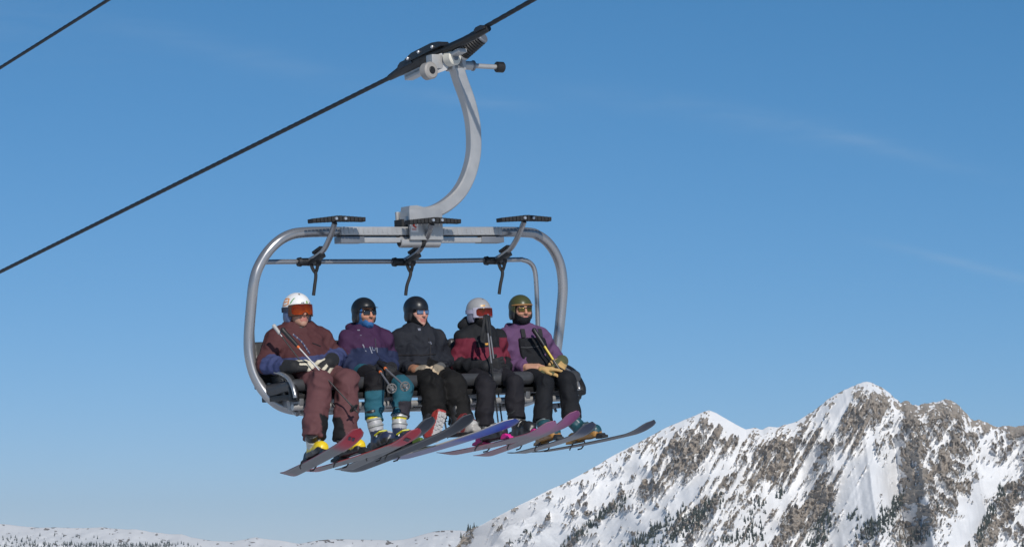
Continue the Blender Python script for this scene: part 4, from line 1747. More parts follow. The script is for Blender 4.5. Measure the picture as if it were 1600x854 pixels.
face_hood('neck_gaiter', P2, H2, (.035, .13, .32), (-0.305, 0.020, 0.439), lambda q: np.maximum(np.maximum(np.abs(q[:, 0]) - .056, (-.074 + 1.0 * np.maximum(np.abs(q[:, 0]) - .02, 0)) - q[:, 2]), .01 - q[:, 1]))
bv2 = bvh_of(j2)
B2 = BASE[P2]
drape(bv2, [[(-0.430, -0.200, 0.344), (-0.422, -0.200, 0.343), (-0.420, -0.200, 0.281), (-0.429, -0.200, 0.286)], [(-0.388, -0.200, 0.322), (-0.381, -0.200, 0.322), (-0.381, -0.200, 0.265), (-0.389, -0.200, 0.265)], [(-0.431, -0.200, 0.468), (-0.416, -0.200, 0.468), (-0.425, -0.200, 0.416), (-0.437, -0.200, 0.416)]], B2, 'zip_pull', surf('zip_pale', (.22, .23, .28), .5), j2)
zip_line(bv2, B2, [V3((-0.317, 0.000, 0.438)) + (0, 0, -.05), V3((-0.348, -0.120, 0.133)) + (0, 0, .05)], 'zip', surf('seam_navy', (.012, .012, .03), .6), j2, 0.004)
drape(bv2, [[(-0.367, -0.200, 0.319), (-0.361, -0.200, 0.319), (-0.362, -0.200, 0.293), (-0.344, -0.200, 0.295), (-0.345, -0.200, 0.287), (-0.369, -0.200, 0.288)], [(-0.340, -0.200, 0.311), (-0.325, -0.200, 0.312), (-0.326, -0.200, 0.296), (-0.339, -0.200, 0.292)], [(-0.322, -0.200, 0.313), (-0.314, -0.200, 0.314), (-0.318, -0.200, 0.271), (-0.327, -0.200, 0.271)]], B2, 'chest_logo', surf('logo_pale', (.17, .18, .23), .6), j2)
glove(P2, (-0.453, -0.340, 0.119), (.6, -.75, -.05), (.2, .3, -1), -1, (-0.442, -0.240, 0.129), CHAR, (.02, .02, .022), (.018, .018, .02), 1.12, .75, 1.25, .052)
glove(P2, (-0.279, -0.330, 0.131), (-.45, -.75, -.12), (-.3, .3, -1), 1, (-0.201, -0.220, 0.150), CHAR, (.02, .02, .022), (.018, .018, .02), 1.12, .75, 1.25, .052)
NVB = (.03, .04, .085)


def bpaint2(q, c):
    c[(q[:, 2] > .09) & (q[:, 1] > .05) & (np.abs(q[:, 0]) < .02)] = (.5, .5, .52)
    c[(q[:, 2] > .30)] = (.03, .03, .035)
    m = (q[:, 2] > .235) & (q[:, 2] < .262)
    c[m] = (.62, .52, .02)
    return c


for F_, kn in ((FC, (-0.636, -0.640, -0.280)), (FD, (-0.399, -0.640, -0.262))):
    bt = ski_boot(P2, F_, kn, NVB, (.42, .42, .43), (.025, .025, .03), (.45, .46, .44), paint=bpaint2)
    for t_, m_ in ((.125, surf('lime_trim', (.55, .52, .02), .5)),):
        mb = MB()
        mb.tube([F_.w(-.06, .03, .10), F_.w(-.045, .09, .12), F_.w(0, .11, .128), F_.w(.045, .09, .12), F_.w(.06, .03, .10)], .008, 6)
        mb.build('trim', m_, bt)
GRB = surf('grey_basket', (.16, .155, .15), .5, .1, .3)
pole('ski pole pointing forward between the knees of the rider in teal trousers', (-0.409, -0.330, 0.154), (-0.648, -0.980, -0.062), ((1, SIL),), BLACK(), GRB, .0085, .16, .93, bands=((.18, ORG),))
pole('ski pole pointing forward over the teal knee, basket in front of the kneecap', (-0.366, -0.300, 0.186), (-0.531, -1.000, -0.051), ((1, SIL),), BLACK(), GRB, .0085, .16, .93, bands=((.18, ORG),))

# ------------------------------------------------------------------ third rider: black jacket, snowboard on one foot
SLATE = (.018, .020, .027)
BROLL = .03
E_t, E_p = (-0.078, 0.141, -0.618), (0.265, -1.318, -0.366)
FE = ski(E_t, E_p, (.0, .12, 1), 'purple snowboard with a blue nose and cream edge strapped to one boot',
         [(0, (.15, .15, .27)), (.3, (.19, .18, .30)), (.55, (.17, .17, .33)), (.62, (.05, .07, .36)), (.68, (.01, .055, .38)), (.88, (.014, .09, .50)), (.93, (.05, .12, .46)), (1, (.02, .10, .50))],
         (.62, .55, .42), (.60, .55, .45), width=.225, name='snowboard', cat='snowboard', group=None, tipup=.035, mount=.60, th=.02, rnd=.13, roll=BROLL)
P3, H3, j3, t3, b3 = person(dict(
    label='person in a dark slate jacket and black trousers with black helmet, balaclava and sunglasses', hip=(0.143, -0.120, 0.117), neck=(0.189, 0.000, 0.434), k=1.0, sw=.18,
    eR=(-0.056, -0.020, 0.195), wR=(-0.050, -0.280, 0.123), eL=(0.412, -0.040, 0.194), wL=(0.225, -0.280, 0.132),
    kR=(-0.027, -0.540, -0.021), kL=(0.168, -0.580, -0.018), aR=(-0.055, -0.620, -0.308), aL=(0.174, -0.660, -0.332),
    head=(0.162, -0.050, 0.601), hk=.98, hyaw=.10, hpitch=.06, skin=(.56, .31, .24), jacket=SLATE, pants=(.009, .0085, .0085),
    zip=.0, seam=(.20,), collar=.05, seed=7, wr=.015, fold=.018, lw=1.10, flare=1.1, pfold=.016, puff=1.06, bw=1.04))
h3 = helmet(P3, H3, (.012, .014, .018), low=-.02)
sunglasses(P3, H3, mirror_lens('blue_mirror_lens', (.25, .36, .55), (.03, .04, .06), .1))
face_hood('balaclava', P3, H3, (.010, .010, .011), (0.201, 0.020, 0.430), lambda q: np.maximum(np.sqrt((q[:, 0] / .058) ** 2 + ((q[:, 2] + .010) / .090) ** 2) * .06 - .06, .0 - q[:, 1]))
bv3 = bvh_of(j3)
zip_line(bv3, BASE[P3], [V3((0.189, 0.000, 0.434)) + (0, 0, -.05), V3((0.143, -0.120, 0.117)) + (0, 0, .05)], 'zip', SEAM, j3, 0.004)
zip_line(bv3, BASE[P3], [(-0.074, -0.200, 0.253), (0.077, -0.200, 0.240), (0.219, -0.200, 0.247)], 'pocket_seam', SEAM, j3, .006)
drape(bv3, [[(0.172, -0.200, 0.348), (0.185, -0.200, 0.356), (0.193, -0.200, 0.348), (0.189, -0.200, 0.329), (0.177, -0.200, 0.327)]], BASE[P3], 'chest_logo', surf('logo_pale', (.17, .18, .23), .6), j3)
drape(bv3, [[(0.108, -0.200, 0.465), (0.132, -0.200, 0.467), (0.131, -0.200, 0.449), (0.110, -0.200, 0.446)]], BASE[P3], 'zip_pull', surf('logo_pale', (.17, .18, .23), .6), j3)
TAN = (.62, .48, .33)
CAMO = (.24, .20, .15)
glove(P3, (-0.044, -0.320, 0.121), (.55, -.8, .08), (.2, .3, -1), -1, (-0.032, -0.220, 0.126), (.30, .14, .08), CAMO, TAN, 1.06, .75, 1.2, .046, TAN, .05)
glove(P3, (0.188, -0.320, 0.126), (-.50, -.8, .02), (-.3, .3, -1), 1, (0.293, -0.220, 0.145), (.10, .10, .10), CAMO, TAN, 1.06, .75, 1.2, .046, CAMO, .05)
mb = MB()
mb.box((-0.111, -0.420, 0.039), (.035, .006, .014), [unit((1, -.2, .55)), (0, 1, 0), unit((-.55, 0, 1))], ch=.002)
mb.build('strap', surf('logo_white', (.65, .67, .72), .6), t3)


def board_boot(P_, F_, shaft_to, upper, sole, accent):
    S = Sdf(upper, .02)
    S.rbox(F_.w(0, .045, .018), (.048, .135, .020), .018, F_.A, col=sole, k=.008)
    S.cap(F_.w(0, -.05, .065), F_.w(0, .125, .055), .052, .046, upper)
    t = V3(shaft_to)
    a = F_.w(0, -.03, .08)
    d = unit(t - a)
    S.cap(a, a + d * .22, .062, .074, (.02, .02, .022))
    S.dis = lambda p: .003 * ridge(p, 36, 4)

    def pt(V, I, c):
        q = F_.l(V)
        c = c.copy()
        c[(q[:, 2] > .024) & (q[:, 2] < .070)] = accent
        c[(q[:, 2] > .10) & (q[:, 1] < .02)] = (.03, .03, .032)
        c[(q[:, 2] <= .006)] = sole
        c[(q[:, 2] < .03) & ((np.abs(q[:, 0]) > .041) | (q[:, 1] > .165))] = accent
        return c
    S.paint = pt
    bt = S.mesh('boot', .0065, BOOTM(), P_)
    mb = MB()
    for a_ in (-.065, -.03, .03, .065, .10, .135):          # lugs of the tread
        for b_ in (-.026, .0, .026):
            mb.box(F_.w(b_, a_ + .01 * (b_ == 0), -.004), (.010, .013, .007), F_.A, ch=.002)
    mb.build('tread', surf('pale_tread', (.52, .50, .49), .7, 0, .15), bt, 'stuff')
    return bt


# free foot dangling, sole towards the viewer
up3 = unit(V3(.30, .30, 1))
ft = Frame((-0.115, -0.740, -0.398), unit(V3(.22, -.28, .93)), unit(V3(-.12, .97, .16)))
board_boot(P3, ft, (-0.025, -0.550, -0.104), (.05, .05, .055), (.50, .48, .47), (.36, .045, .04))
# strapped foot stands across the board
fs = Frame(FE.o + FE.n * .01, unit(FE.f * .55 - FE.s * .0 + V3(.2, -.75, 0)), FE.n)
board_boot(P3, fs, (0.195, -0.580, -0.070), (.50, .48, .46), (.40, .38, .36), (.38, .36, .34))
mb = MB()
mb.box(fs.w(0, .03, -.005), (.06, .14, .008), fs.A, ch=.004)
bdg = mb.build('binding', surf('binding_black', (.02, .02, .022), .5), FE.T)
mb = MB()
mb.sweep([fs.w(-.065, -.10, .0), fs.w(-.055, -.13, .16), fs.w(0, -.15, .19), fs.w(.055, -.13, .16), fs.w(.065, -.10, .0)], [(-.006, -.02), (.006, -.02), (.006, .02), (-.006, .02)], fs.n)
mb.build('highback', surf('binding_black', (.02, .02, .022), .5), bdg)
for b_, c_ in ((.10, .115), (.03, .16)):
    mb = MB()
    mb.sweep(spline([fs.w(-.066, b_ - .03, .01), fs.w(-.055, b_, c_ * .7), fs.w(0, b_ + .01, c_), fs.w(.055, b_, c_ * .7), fs.w(.066, b_ - .03, .01)], 5), [(-.005, -.018), (.005, -.018), (.005, .018), (-.005, .018)], fs.f)
    mb.build('binding_strap', surf('strap_red', (.16, .025, .025), .5), FE.T)
# empty rear binding
fr = Frame(FE.o - FE.f * .48, unit(FE.s * -.9 + FE.f * .2), FE.n)
mb = MB()
mb.box(fr.w(0, .0, -.008), (.055, .12, .010), fr.A, ch=.004)
bdg = mb.build('binding', surf('binding_grey', (.10, .13, .08), .5), FE.T)
mb = MB()
mb.sweep(spline([fr.w(-.06, -.08, .0), fr.w(-.05, -.12, .05), fr.w(0, -.14, .07), fr.w(.05, -.12, .05), fr.w(.06, -.08, .0)], 4), [(-.005, -.016), (.005, -.016), (.005, .016), (-.005, .016)], fr.n)
mb.build('binding_strap', surf('binding_grey', (.10, .13, .08), .5), bdg)

# ------------------------------------------------------------------ fourth rider: black and red jacket, grey helmet
WINE = (.150, .020, .038)
INK = (.014, .015, .018)


def paint4(V, I, c, J):
    c = c.copy()
    N = J['N']
    z = V[:, 2]
    tor = (I < 3)
    c[tor & (z > N[2] * .60)] = INK
    c[(I == 3) | (I == 6) | (I >= 9)] = INK
    up = (I == 4) | (I == 7)
    side = np.abs(V[:, 0] - N[0] * z / N[2])
    c[(side > .125) & (z < N[2] * .86) & (I < 9)] = WINE
    c[(side > .09) & (z > N[2] - .045 )] = INK
    c[(I == 5) | (I == 8)] = INK
    c[tor & (z < .045)] = INK
    return c


F_t, F_p = (0.398, 0.058, -0.586), (0.403, -1.656, -0.440)
G_t, G_p = (0.754, 0.050, -0.621), (0.637, -1.647, -0.366)
PKB = (.20, .175, .19)
FF = ski(F_t, F_p, (.05, .1, 1), 'slim ski with pink edge and pale pink tip, partly behind the snowboard',
         [(0, (.04, .05, .07)), (.04, (.05, .05, .07)), (.06, (.26, .12, .15)), (.35, (.24, .15, .18)), (.75, PKB), (.90, (.42, .16, .27)), (1, (.48, .18, .33))], (.45, .10, .16), (.30, .06, .14), toe=(.72, .03, .28), heel=(.60, .03, .22), roll=-.12)
FG = ski(G_t, G_p, (.0, .1, 1), 'grey ski with a large mauve pink tip in front of the bare-handed rider',
         [(0, (.26, .13, .16)), (.25, (.27, .15, .18)), (.40, PKB), (.66, (.21, .18, .20)), (.80, (.36, .15, .26)), (.92, (.46, .13, .30)), (1, (.44, .13, .30))], (.42, .10, .18), (.30, .06, .14), toe=(.72, .03, .28), heel=(.03, .03, .03), roll=-.10)
P4, H4, j4, t4, b4 = person(dict(
    label='person in a black and wine red jacket with light grey helmet and red goggles', hip=(0.751, -0.120, 0.103), neck=(0.782, -0.020, 0.423), k=.97, sw=.175,
    eR=(0.528, -0.020, 0.161), wR=(0.608, -0.320, 0.127), eL=(1.002, -0.050, 0.170), wL=(0.832, -0.300, 0.086),
    kR=(0.461, -0.580, -0.036), kL=(0.727, -0.600, -0.022), aR=(0.384, -0.660, -0.385), aL=(0.690, -0.660, -0.322),
    head=(0.759, -0.070, 0.581), hk=.98, hyaw=.03, hpitch=-.03, skin=(.52, .28, .19), jacket=WINE, pants=(.015, .014, .018), jpaint=paint4,
    zip=.0, collar=.05, seed=10, lw=.90, flare=1.08, hood=((-.01, .07, .075), (.145, .085, .095))))


def logo4(q, c):
    m = (q[:, 1] > .03) & (np.abs(q[:, 0] + .024 - (q[:, 2] - .062) * .4) < .018) & (np.abs(q[:, 2] - .060) < .006)
    c[m] = (.65, .33, .05)
    return c


h4 = helmet(P4, H4, (.33, .33, .34), under=(.20, .20, .27), paint=logo4)
helmet_vents(h4, H4, ((.004, .119, .004, .005),))
goggles(P4, H4, (.48, .46, .56), mirror_lens('red_mirror_lens', (.60, .04, .03), (.06, .035, .01)), surf('goggle_strap_pale', (.42, .42, .55), .8))
face_hood('balaclava', P4, H4, (.010, .010, .011), (0.794, 0.000, 0.419), lambda q: np.maximum(np.sqrt((q[:, 0] / .058) ** 2 + ((q[:, 2] - .000) / .062) ** 2) * .06 - .06, .0 - q[:, 1]))
bv4 = bvh_of(j4)
zip_line(bv4, BASE[P4], [V3((0.782, -0.020, 0.423)) + (0, 0, -.05), V3((0.751, -0.120, 0.103)) + (0, 0, .05)], 'zip', SEAM, j4, 0.012)
drape(bv4, [[(0.405, -0.200, 0.317), (0.451, -0.200, 0.322), (0.452, -0.200, 0.274), (0.405, -0.200, 0.270)]], BASE[P4], 'sleeve_patch', surf('patch_grey', (.055, .045, .05), .7), j4)
drape(bv4, [[(0.714, -0.200, 0.328), (0.752, -0.200, 0.330), (0.751, -0.200, 0.314), (0.713, -0.200, 0.312)]], BASE[P4], 'chest_logo', surf('logo_orange', (.60, .30, .05), .6), j4)
bvt4 = bvh_of(t4)
drape(bvt4, [[(0.392, -0.400, 0.038), (0.425, -0.400, 0.079), (0.437, -0.400, 0.074), (0.407, -0.400, 0.032)]], BASE[P4], 'pocket_logo', surf('logo_white', (.65, .67, .72), .6), t4, toward=(.2, .75, -.6))
glove(P4, (0.608, -0.360, 0.125), (.75, -.6, .12), (.45, .7, .1), -1, (0.609, -0.260, 0.130), INK, (.018, .018, .02), (.018, .018, .02), 1.30, .85, 1.3, .058)
glove(P4, (0.779, -0.360, 0.047), (-.70, -.6, .05), (-.4, .7, 0), 1, (0.882, -0.260, 0.087), INK, (.022, .022, .028), (.022, .022, .028), 1.30, .85, 1.3, .058)
for F_, kn in ((FF, (0.384, -0.660, -0.385)), (FG, (0.690, -0.660, -0.322))):
    ski_boot(P4, F_, kn, (.020, .020, .022), (.05, .05, .052), (.016, .016, .018), (.12, .12, .12))
pole('ski pole held upright by the wine red jacket, grip before the red goggles', (0.576, -0.460, 0.551), (0.626, -0.500, -0.403), ((.42, surf('grey_shaft', (.22, .22, .23), .4, .4, .15)), (1, BLK)), BLACK(), BLACK(), .0075, .15, .965,
     strap=[(0.556, -0.470, 0.535), (0.540, -0.480, 0.477), (0.524, -0.480, 0.409), (0.521, -0.460, 0.347), (0.544, -0.460, 0.331), (0.554, -0.470, 0.398)])
pole('twin ski pole behind the one held upright, its black shaft nearer the purple jacket', (0.632, -0.400, 0.549), (0.703, -0.440, -0.382), ((.42, surf('grey_shaft', (.22, .22, .23), .4, .4, .15)), (1, BLK)), BLACK(), BLACK(), .0075, .17, .965)

# ------------------------------------------------------------------ fifth rider: purple hoodie, black bib, olive helmet
LILAC = (.120, .060, .135)
BIB = (.011, .012, .015)


Hh_t, Hh_p = (1.102, 0.056, -0.607), (0.735, -1.700, -0.462)
I_t, I_p = (1.301, 0.076, -0.603), (1.321, -1.719, -0.467)
FH = ski(Hh_t, Hh_p, (.05, .1, 1), 'grey ski with a short navy tip under the teal boot beside the pink ski',
         [(0, (.06, .07, .09)), (.04, (.18, .18, .18)), (.75, (.20, .19, .20)), (.83, (.15, .16, .20)), (.88, (.03, .045, .09)), (1, (.025, .04, .09))], (.10, .10, .11), (.03, .04, .06), toe=(.025, .025, .028), heel=(.40, .21, .05), width=.104, roll=-.02)
FI = ski(I_t, I_p, (.0, .1, 1), 'thin dark ski reaching furthest to the right, pointing towards the mountain',
         [(0, (.10, .10, .11)), (.3, (.08, .08, .09)), (.85, (.09, .08, .09)), (.9, (.05, .06, .09)), (1, (.04, .05, .09))], (.06, .05, .05), (.03, .03, .04), toe=(.025, .025, .028), heel=(.40, .21, .05), width=.104)
SPEC5 = dict(
    label='person in a purple hoodie and black bib trousers with olive helmet, one hand bare', hip=(1.215, -0.120, 0.103), neck=(1.222, 0.000, 0.433), k=.97, sw=.175,
    eR=(1.013, 0.000, 0.146), wR=(1.061, -0.270, 0.119), eL=(1.518, -0.040, 0.192), wL=(1.396, -0.200, 0.137),
    kR=(1.067, -0.540, -0.033), kL=(1.277, -0.560, -0.013), aR=(0.977, -0.620, -0.351), aL=(1.269, -0.620, -0.339),
    head=(1.187, -0.050, 0.603), hk=.98, hyaw=-.16, hpitch=.0, skin=(.50, .27, .18), jacket=LILAC, pants=BIB, jname='hoodie',
    collar=.03, seed=12, beard=((.10, .06, .04), .6), lw=.86, flare=1.16, pfold=.006, pwr=.005, waist=.12, fold=.011,
    hood=((0, .075, .03), (.13, .07, .06)), bare=dict(w=(1.074, -0.290, 0.118), f=(.62, -.72, -.02), n=(.3, .3, -1), s=-1, k=1.08, curl=.42))
P5, H5, j5, t5, b5 = person(SPEC5)
h5 = helmet(P5, H5, (.060, .066, .026), brim=None, rim=(.30, .15, .05))
mb = MB()
mb.tube([H5.w(math.sin(t) * .100, math.cos(t) * .121 - .010, .045) for t in np.linspace(-1.25, 1.25, 15)], .005, 6)
mb.build('rim', surf('tan_rim', (.33, .17, .06), .6), h5)
sunglasses(P5, H5, mirror_lens('amber_lens', (.34, .22, .05), (.06, .045, .02), .12))
face_hood('neck_gaiter', P5, H5, (.012, .013, .016), (1.234, 0.020, 0.423), lambda q: np.maximum(np.maximum(np.abs(q[:, 0]) - .056, (-.064 + .6 * np.maximum(np.abs(q[:, 0]) - .02, 0)) - q[:, 2]), .01 - q[:, 1]))
# bib: front panel and straps shaped over the hoodie
Nn, Hp = V3((1.222, 0.000, 0.433)), V3((1.215, -0.120, 0.103))
J5 = SPEC5['J']
S = Sdf(BIB, .01)
JT = Sdf(BIB, .045)
JT.pr = J5.pr[:3]
S.fn(lambda p: JT.eval(p)[0] - .012)


def bibcut(p):
    q = p - Hp
    t = q[:, 2] / (Nn - Hp)[2]
    xc = q[:, 0] - t * (Nn - Hp)[0]
    wd = .150 - .022 * np.clip(t, 0, 1)
    d = np.maximum(np.abs(xc) - wd, q[:, 2] - .265)
    d = np.maximum(d, q[:, 1] + .02)
    return np.maximum(d, -.02 - q[:, 2])


S.cuts.append(bibcut)
S.dis = lambda p: .004 * ridge(p, 22, 4) - .006 * np.exp(-((p[:, 2] - Hp[2] - .19) / .006) ** 2)
bib = S.mesh('bib', .009, CLOTH(), P5, Hp - (.26, .30, .05), Hp + (.22, .1, .36))
bvj5 = bvh_of(j5)
mb = MB()
for sg in (-1, 1):
    pts = []
    for t in np.linspace(0, 1, 9):
        p = Hp + (Nn - Hp) * (.80 + .22 * t) + V3(sg * (.088 + .0 * t), 0, 0)
        hit = bvj5.ray_cast(Vector(p - Hp) - Vector((0, .4, 0)), Vector((0, 1, 0)))
        if hit[0] is not None:
            pts.append(V3(hit[0]) + Hp + (0, -.006, .004))
    if len(pts) > 2:
        mb.sweep(pts, [(-.02, -.004), (.02, -.004), (.02, .004), (-.02, .004)], (0, -1, .5))
mb.build('bib_strap', surf('bib_strap_black', (.016, .016, .018), .8), P5)
bvb = bvh_of(bib)
zip_line(bvb, Hp, [(1.034, -0.200, 0.295), (1.123, -0.200, 0.283), (1.225, -0.200, 0.291)], 'pocket_seam', surf('seam_grey', (.05, .052, .058), .7), bib, .005)
TANM = (.52, .33, .13)
OLV = (.085, .090, .040)
glove(P5, (1.401, -0.300, 0.142), (-.62, -.62, -.30), (.1, .9, -.3), 1, (1.503, -0.180, 0.185), OLV, [OLV, TANM, TANM, TANM], TANM, 1.22, .8, 1.4, .054, OLV)
G_ = thing('glove', 'loose tan leather glove held flat in the bare hand over the bib', 'glove', (1.159, -0.420, 0.088))
S = Sdf(TANM, .012)
hand_prims(S, (1.134, -0.400, 0.089), (.75, -.65, -.02), (0, .1, -1), 1, 1.15, .18, TANM, TANM, 1.15)
S.mesh('glove_body', .006, GLOVE(), G_)
G_ = thing('glove', 'loose tan and olive glove hanging below the first one on the black bib trousers', 'glove', (1.183, -0.420, 0.055))
S = Sdf(OLV, .012)
hand_prims(S, (1.132, -0.420, 0.062), (.75, -.60, -.14), (0, .1, -1), -1, 1.1, .22, OLV, TANM, 1.15)
S.mesh('glove_body', .006, GLOVE(), G_)
TB = (.020, .075, .095)
for F_, kn in ((FH, (0.978, -0.620, -0.340)), (FI, (1.263, -0.620, -0.333))):
    ski_boot(P5, F_, kn, TB, TB, (.40, .20, .05), (.10, .13, .14), paint=None)
YELB = surf('yellow_shaft', (.62, .46, .03), .45, 0, .1)
pole('black pole with a yellow upper shaft leaning over the shoulder of the purple hoodie', (1.137, -0.300, 0.437), (1.349, -0.620, -0.177), ((.44, YELB), (1, BLK)), BLACK(), BLACK(), .0095, .18, .97, gr=.0175)
pole('thin black pole beside the yellow one, under the same tan mitten', (1.195, -0.220, 0.425), (1.395, -0.540, -0.191), ((1, BLK),), BLACK(), BLACK(), .007, .20, .97, gr=.014)

# ------------------------------------------------------------------ mountains, far ridge, ground, trees
def vnoise(x, y, seed=0):
    """2-D gradient-free value noise, -1..1"""
    xi, yi = np.floor(x).astype(np.int64), np.floor(y).astype(np.int64)
    fx, fy = x - xi, y - yi
    fx, fy = fx * fx * fx * (fx * (fx * 6 - 15) + 10), fy * fy * fy * (fy * (fy * 6 - 15) + 10)

    def h(i, j):
        n = (i * 374761393 + j * 668265263 + seed * 1442695041) & 0xffffffff
        n = ((n ^ (n >> 13)) * 1274126177) & 0xffffffff
        return ((n ^ (n >> 16)) & 0xffff) / 32767.5 - 1
    a = h(xi, yi) * (1 - fx) + h(xi + 1, yi) * fx
    b = h(xi, yi + 1) * (1 - fx) + h(xi + 1, yi + 1) * fx
    return a * (1 - fy) + b * fy


def fbm(x, y, oct=5, seed=0, gain=.5, ridged=False):
    t, a, f = 0, 1, 1
    tot = 0
    for o in range(oct):
        n = vnoise(x * f + 17.3 * o, y * f - 9.1 * o, seed + o)
        if ridged:
            n = 1 - 2 * np.abs(n)
        t = t + a * n
        tot += a
        a *= gain
        f *= 2.03
    return t / tot


def grid_faces(nr, nc):
    i = np.arange(nr - 1)[:, None] * nc + np.arange(nc - 1)[None, :]
    i = i.ravel()
    return np.stack([i, i + 1, i + nc + 1, i + nc], 1)


def terrain(name, V, F, mat, dye=None):
    me = bpy.data.meshes.new(name)
    nf = len(F)
    me.vertices.add(len(V))
    me.vertices.foreach_set('co', V.astype(np.float32).ravel())
    me.loops.add(nf * 4)
    me.loops.foreach_set('vertex_index', F.astype(np.int32).ravel())
    me.polygons.add(nf)
    me.polygons.foreach_set('loop_start', np.arange(0, nf * 4, 4, dtype=np.int32))
    me.update(calc_edges=True)
    me.polygons.foreach_set('use_smooth', np.ones(nf, bool))
    if dye is not None:
        a = me.attributes.new('rock', 'FLOAT', 'POINT')
        a.data.foreach_set('value', dye.astype(np.float32))
    o = link(name, me, mat)
    o['kind'] = 'structure'
    return o


def snow_rock(name, rock_a, rock_b, fine):
    m, n, l, b = new_mat(name)
    at = n.new('ShaderNodeAttribute')
    at.attribute_name = 'rock'
    tc = n.new('ShaderNodeTexCoord')
    no = n.new('ShaderNodeTexNoise')
    no.inputs['Scale'].default_value = fine
    no.inputs['Detail'].default_value = 6
    no.inputs['Roughness'].default_value = .65
    l.new(tc.outputs['Object'], no.inputs['Vector'])
    ad = n.new('ShaderNodeMath')
    ad.operation = 'MULTIPLY_ADD'
    ad.inputs[1].default_value = .9
    l.new(no.outputs['Fac'], ad.inputs[0])
    l.new(at.outputs['Fac'], ad.inputs[2])
    mr = n.new('ShaderNodeMapRange')
    mr.interpolation_type = 'SMOOTHSTEP'
    mr.inputs['From Min'].default_value = .83
    mr.inputs['From Max'].default_value = 1.0
    l.new(ad.outputs[0], mr.inputs['Value'])
    n2 = n.new('ShaderNodeTexNoise')
    n2.inputs['Scale'].default_value = fine * .35
    n2.inputs['Detail'].default_value = 5
    l.new(tc.outputs['Object'], n2.inputs['Vector'])
    rk = n.new('ShaderNodeMix')
    rk.data_type = 'RGBA'
    rk.inputs['A'].default_value = rock_a + (1,)
    rk.inputs['B'].default_value = rock_b + (1,)
    l.new(n2.outputs['Fac'], rk.inputs['Factor'])
    sn = n.new('ShaderNodeMix')
    sn.data_type = 'RGBA'
    sn.inputs['A'].default_value = (.70, .71, .73, 1)
    sn.inputs['B'].default_value = (.80, .80, .81, 1)
    l.new(n2.outputs['Fac'], sn.inputs['Factor'])
    mx = n.new('ShaderNodeMix')
    mx.data_type = 'RGBA'
    l.new(mr.outputs['Result'], mx.inputs['Factor'])
    l.new(sn.outputs['Result'], mx.inputs['A'])
    l.new(rk.outputs['Result'], mx.inputs['B'])
    l.new(mx.outputs['Result'], b.inputs['Base Color'])
    b.inputs['Roughness'].default_value = .8
    b.inputs['Specular IOR Level'].default_value = .2
    n3 = n.new('ShaderNodeTexNoise')
    n3.inputs['Scale'].default_value = fine * 1.2
    n3.inputs['Detail'].default_value = 6
    l.new(tc.outputs['Object'], n3.inputs['Vector'])
    ml = n.new('ShaderNodeMath')
    ml.operation = 'MULTIPLY'
    l.new(n3.outputs['Fac'], ml.inputs[0])
    l.new(mr.outputs['Result'], ml.inputs[1])
    bp = n.new('ShaderNodeBump')
    bp.inputs['Strength'].default_value = 1.0
    bp.inputs['Distance'].default_value = 2.2
    l.new(ml.outputs[0], bp.inputs['Height'])
    l.new(bp.outputs['Normal'], b.inputs['Normal'])
    return m


YR = 4000.0
PXM = YR / 5000.0            # metres per photo pixel out there


def mx_(px):
    return (px - 800) * PXM


def mz_(py):
    return (900 - py) * PXM


SIL_PTS = [(560, 905), (640, 880), (700, 862), (715, 851), (724, 834), (735, 826), (748, 822), (775, 808), (800, 795), (830, 780), (855, 767), (880, 756), (905, 743), (930, 729), (960, 711), (985, 698), (1010, 685), (1040, 669), (1065, 658), (1085, 650), (1100, 643.5), (1108, 641.5), (1120, 646), (1135, 655), (1150, 664), (1165, 671),
           (1178, 668), (1190, 671), (1200, 667), (1215, 668), (1230, 664), (1245, 659), (1258, 651), (1270, 643), (1285, 631), (1298, 622), (1312, 614), (1325, 607), (1340, 601), (1354, 597), (1366, 600), (1378, 606), (1390, 615), (1400, 624), (1408, 630), (1413, 627), (1420, 627), (1428, 633), (1440, 632), (1455, 629), (1468, 627), (1478, 624), (1488, 627), (1500, 636), (1510, 647), (1516, 652), (1524, 655), (1532, 658), (1545, 661), (1553, 668), (1562, 668), (1572, 666), (1580, 664), (1600, 665), (1650, 672), (1720, 690), (1850, 700), (2000, 760)]
sx = np.array([mx_(p[0]) for p in SIL_PTS])
sz = np.array([mz_(p[1]) for p in SIL_PTS])

NCOL, NROW = 1060, 430
xs = np.linspace(mx_(590), mx_(1790), NCOL)
ridge_z = np.interp(xs, sx, sz) + 1.1 * fbm(xs / 9, xs * 0 + 3, 4, 5) * (0.35 + 1.0 * (xs > mx_(1165)) + 1.3 * (xs > mx_(1390)))
tt = np.linspace(0, 1, NROW)                 # 0 at the ridge, 1 at the foot
Zbot = -70.0
Xg = np.repeat(xs[None, :], NROW, 0)
dz = (ridge_z[None, :] - Zbot)
Zg = ridge_z[None, :] - dz * (tt[:, None] ** 1.0)
PXg, PYg = Xg / PXM + 800, 900 - Zg / PXM      # where on the mountain face, in the units the layout below was measured in

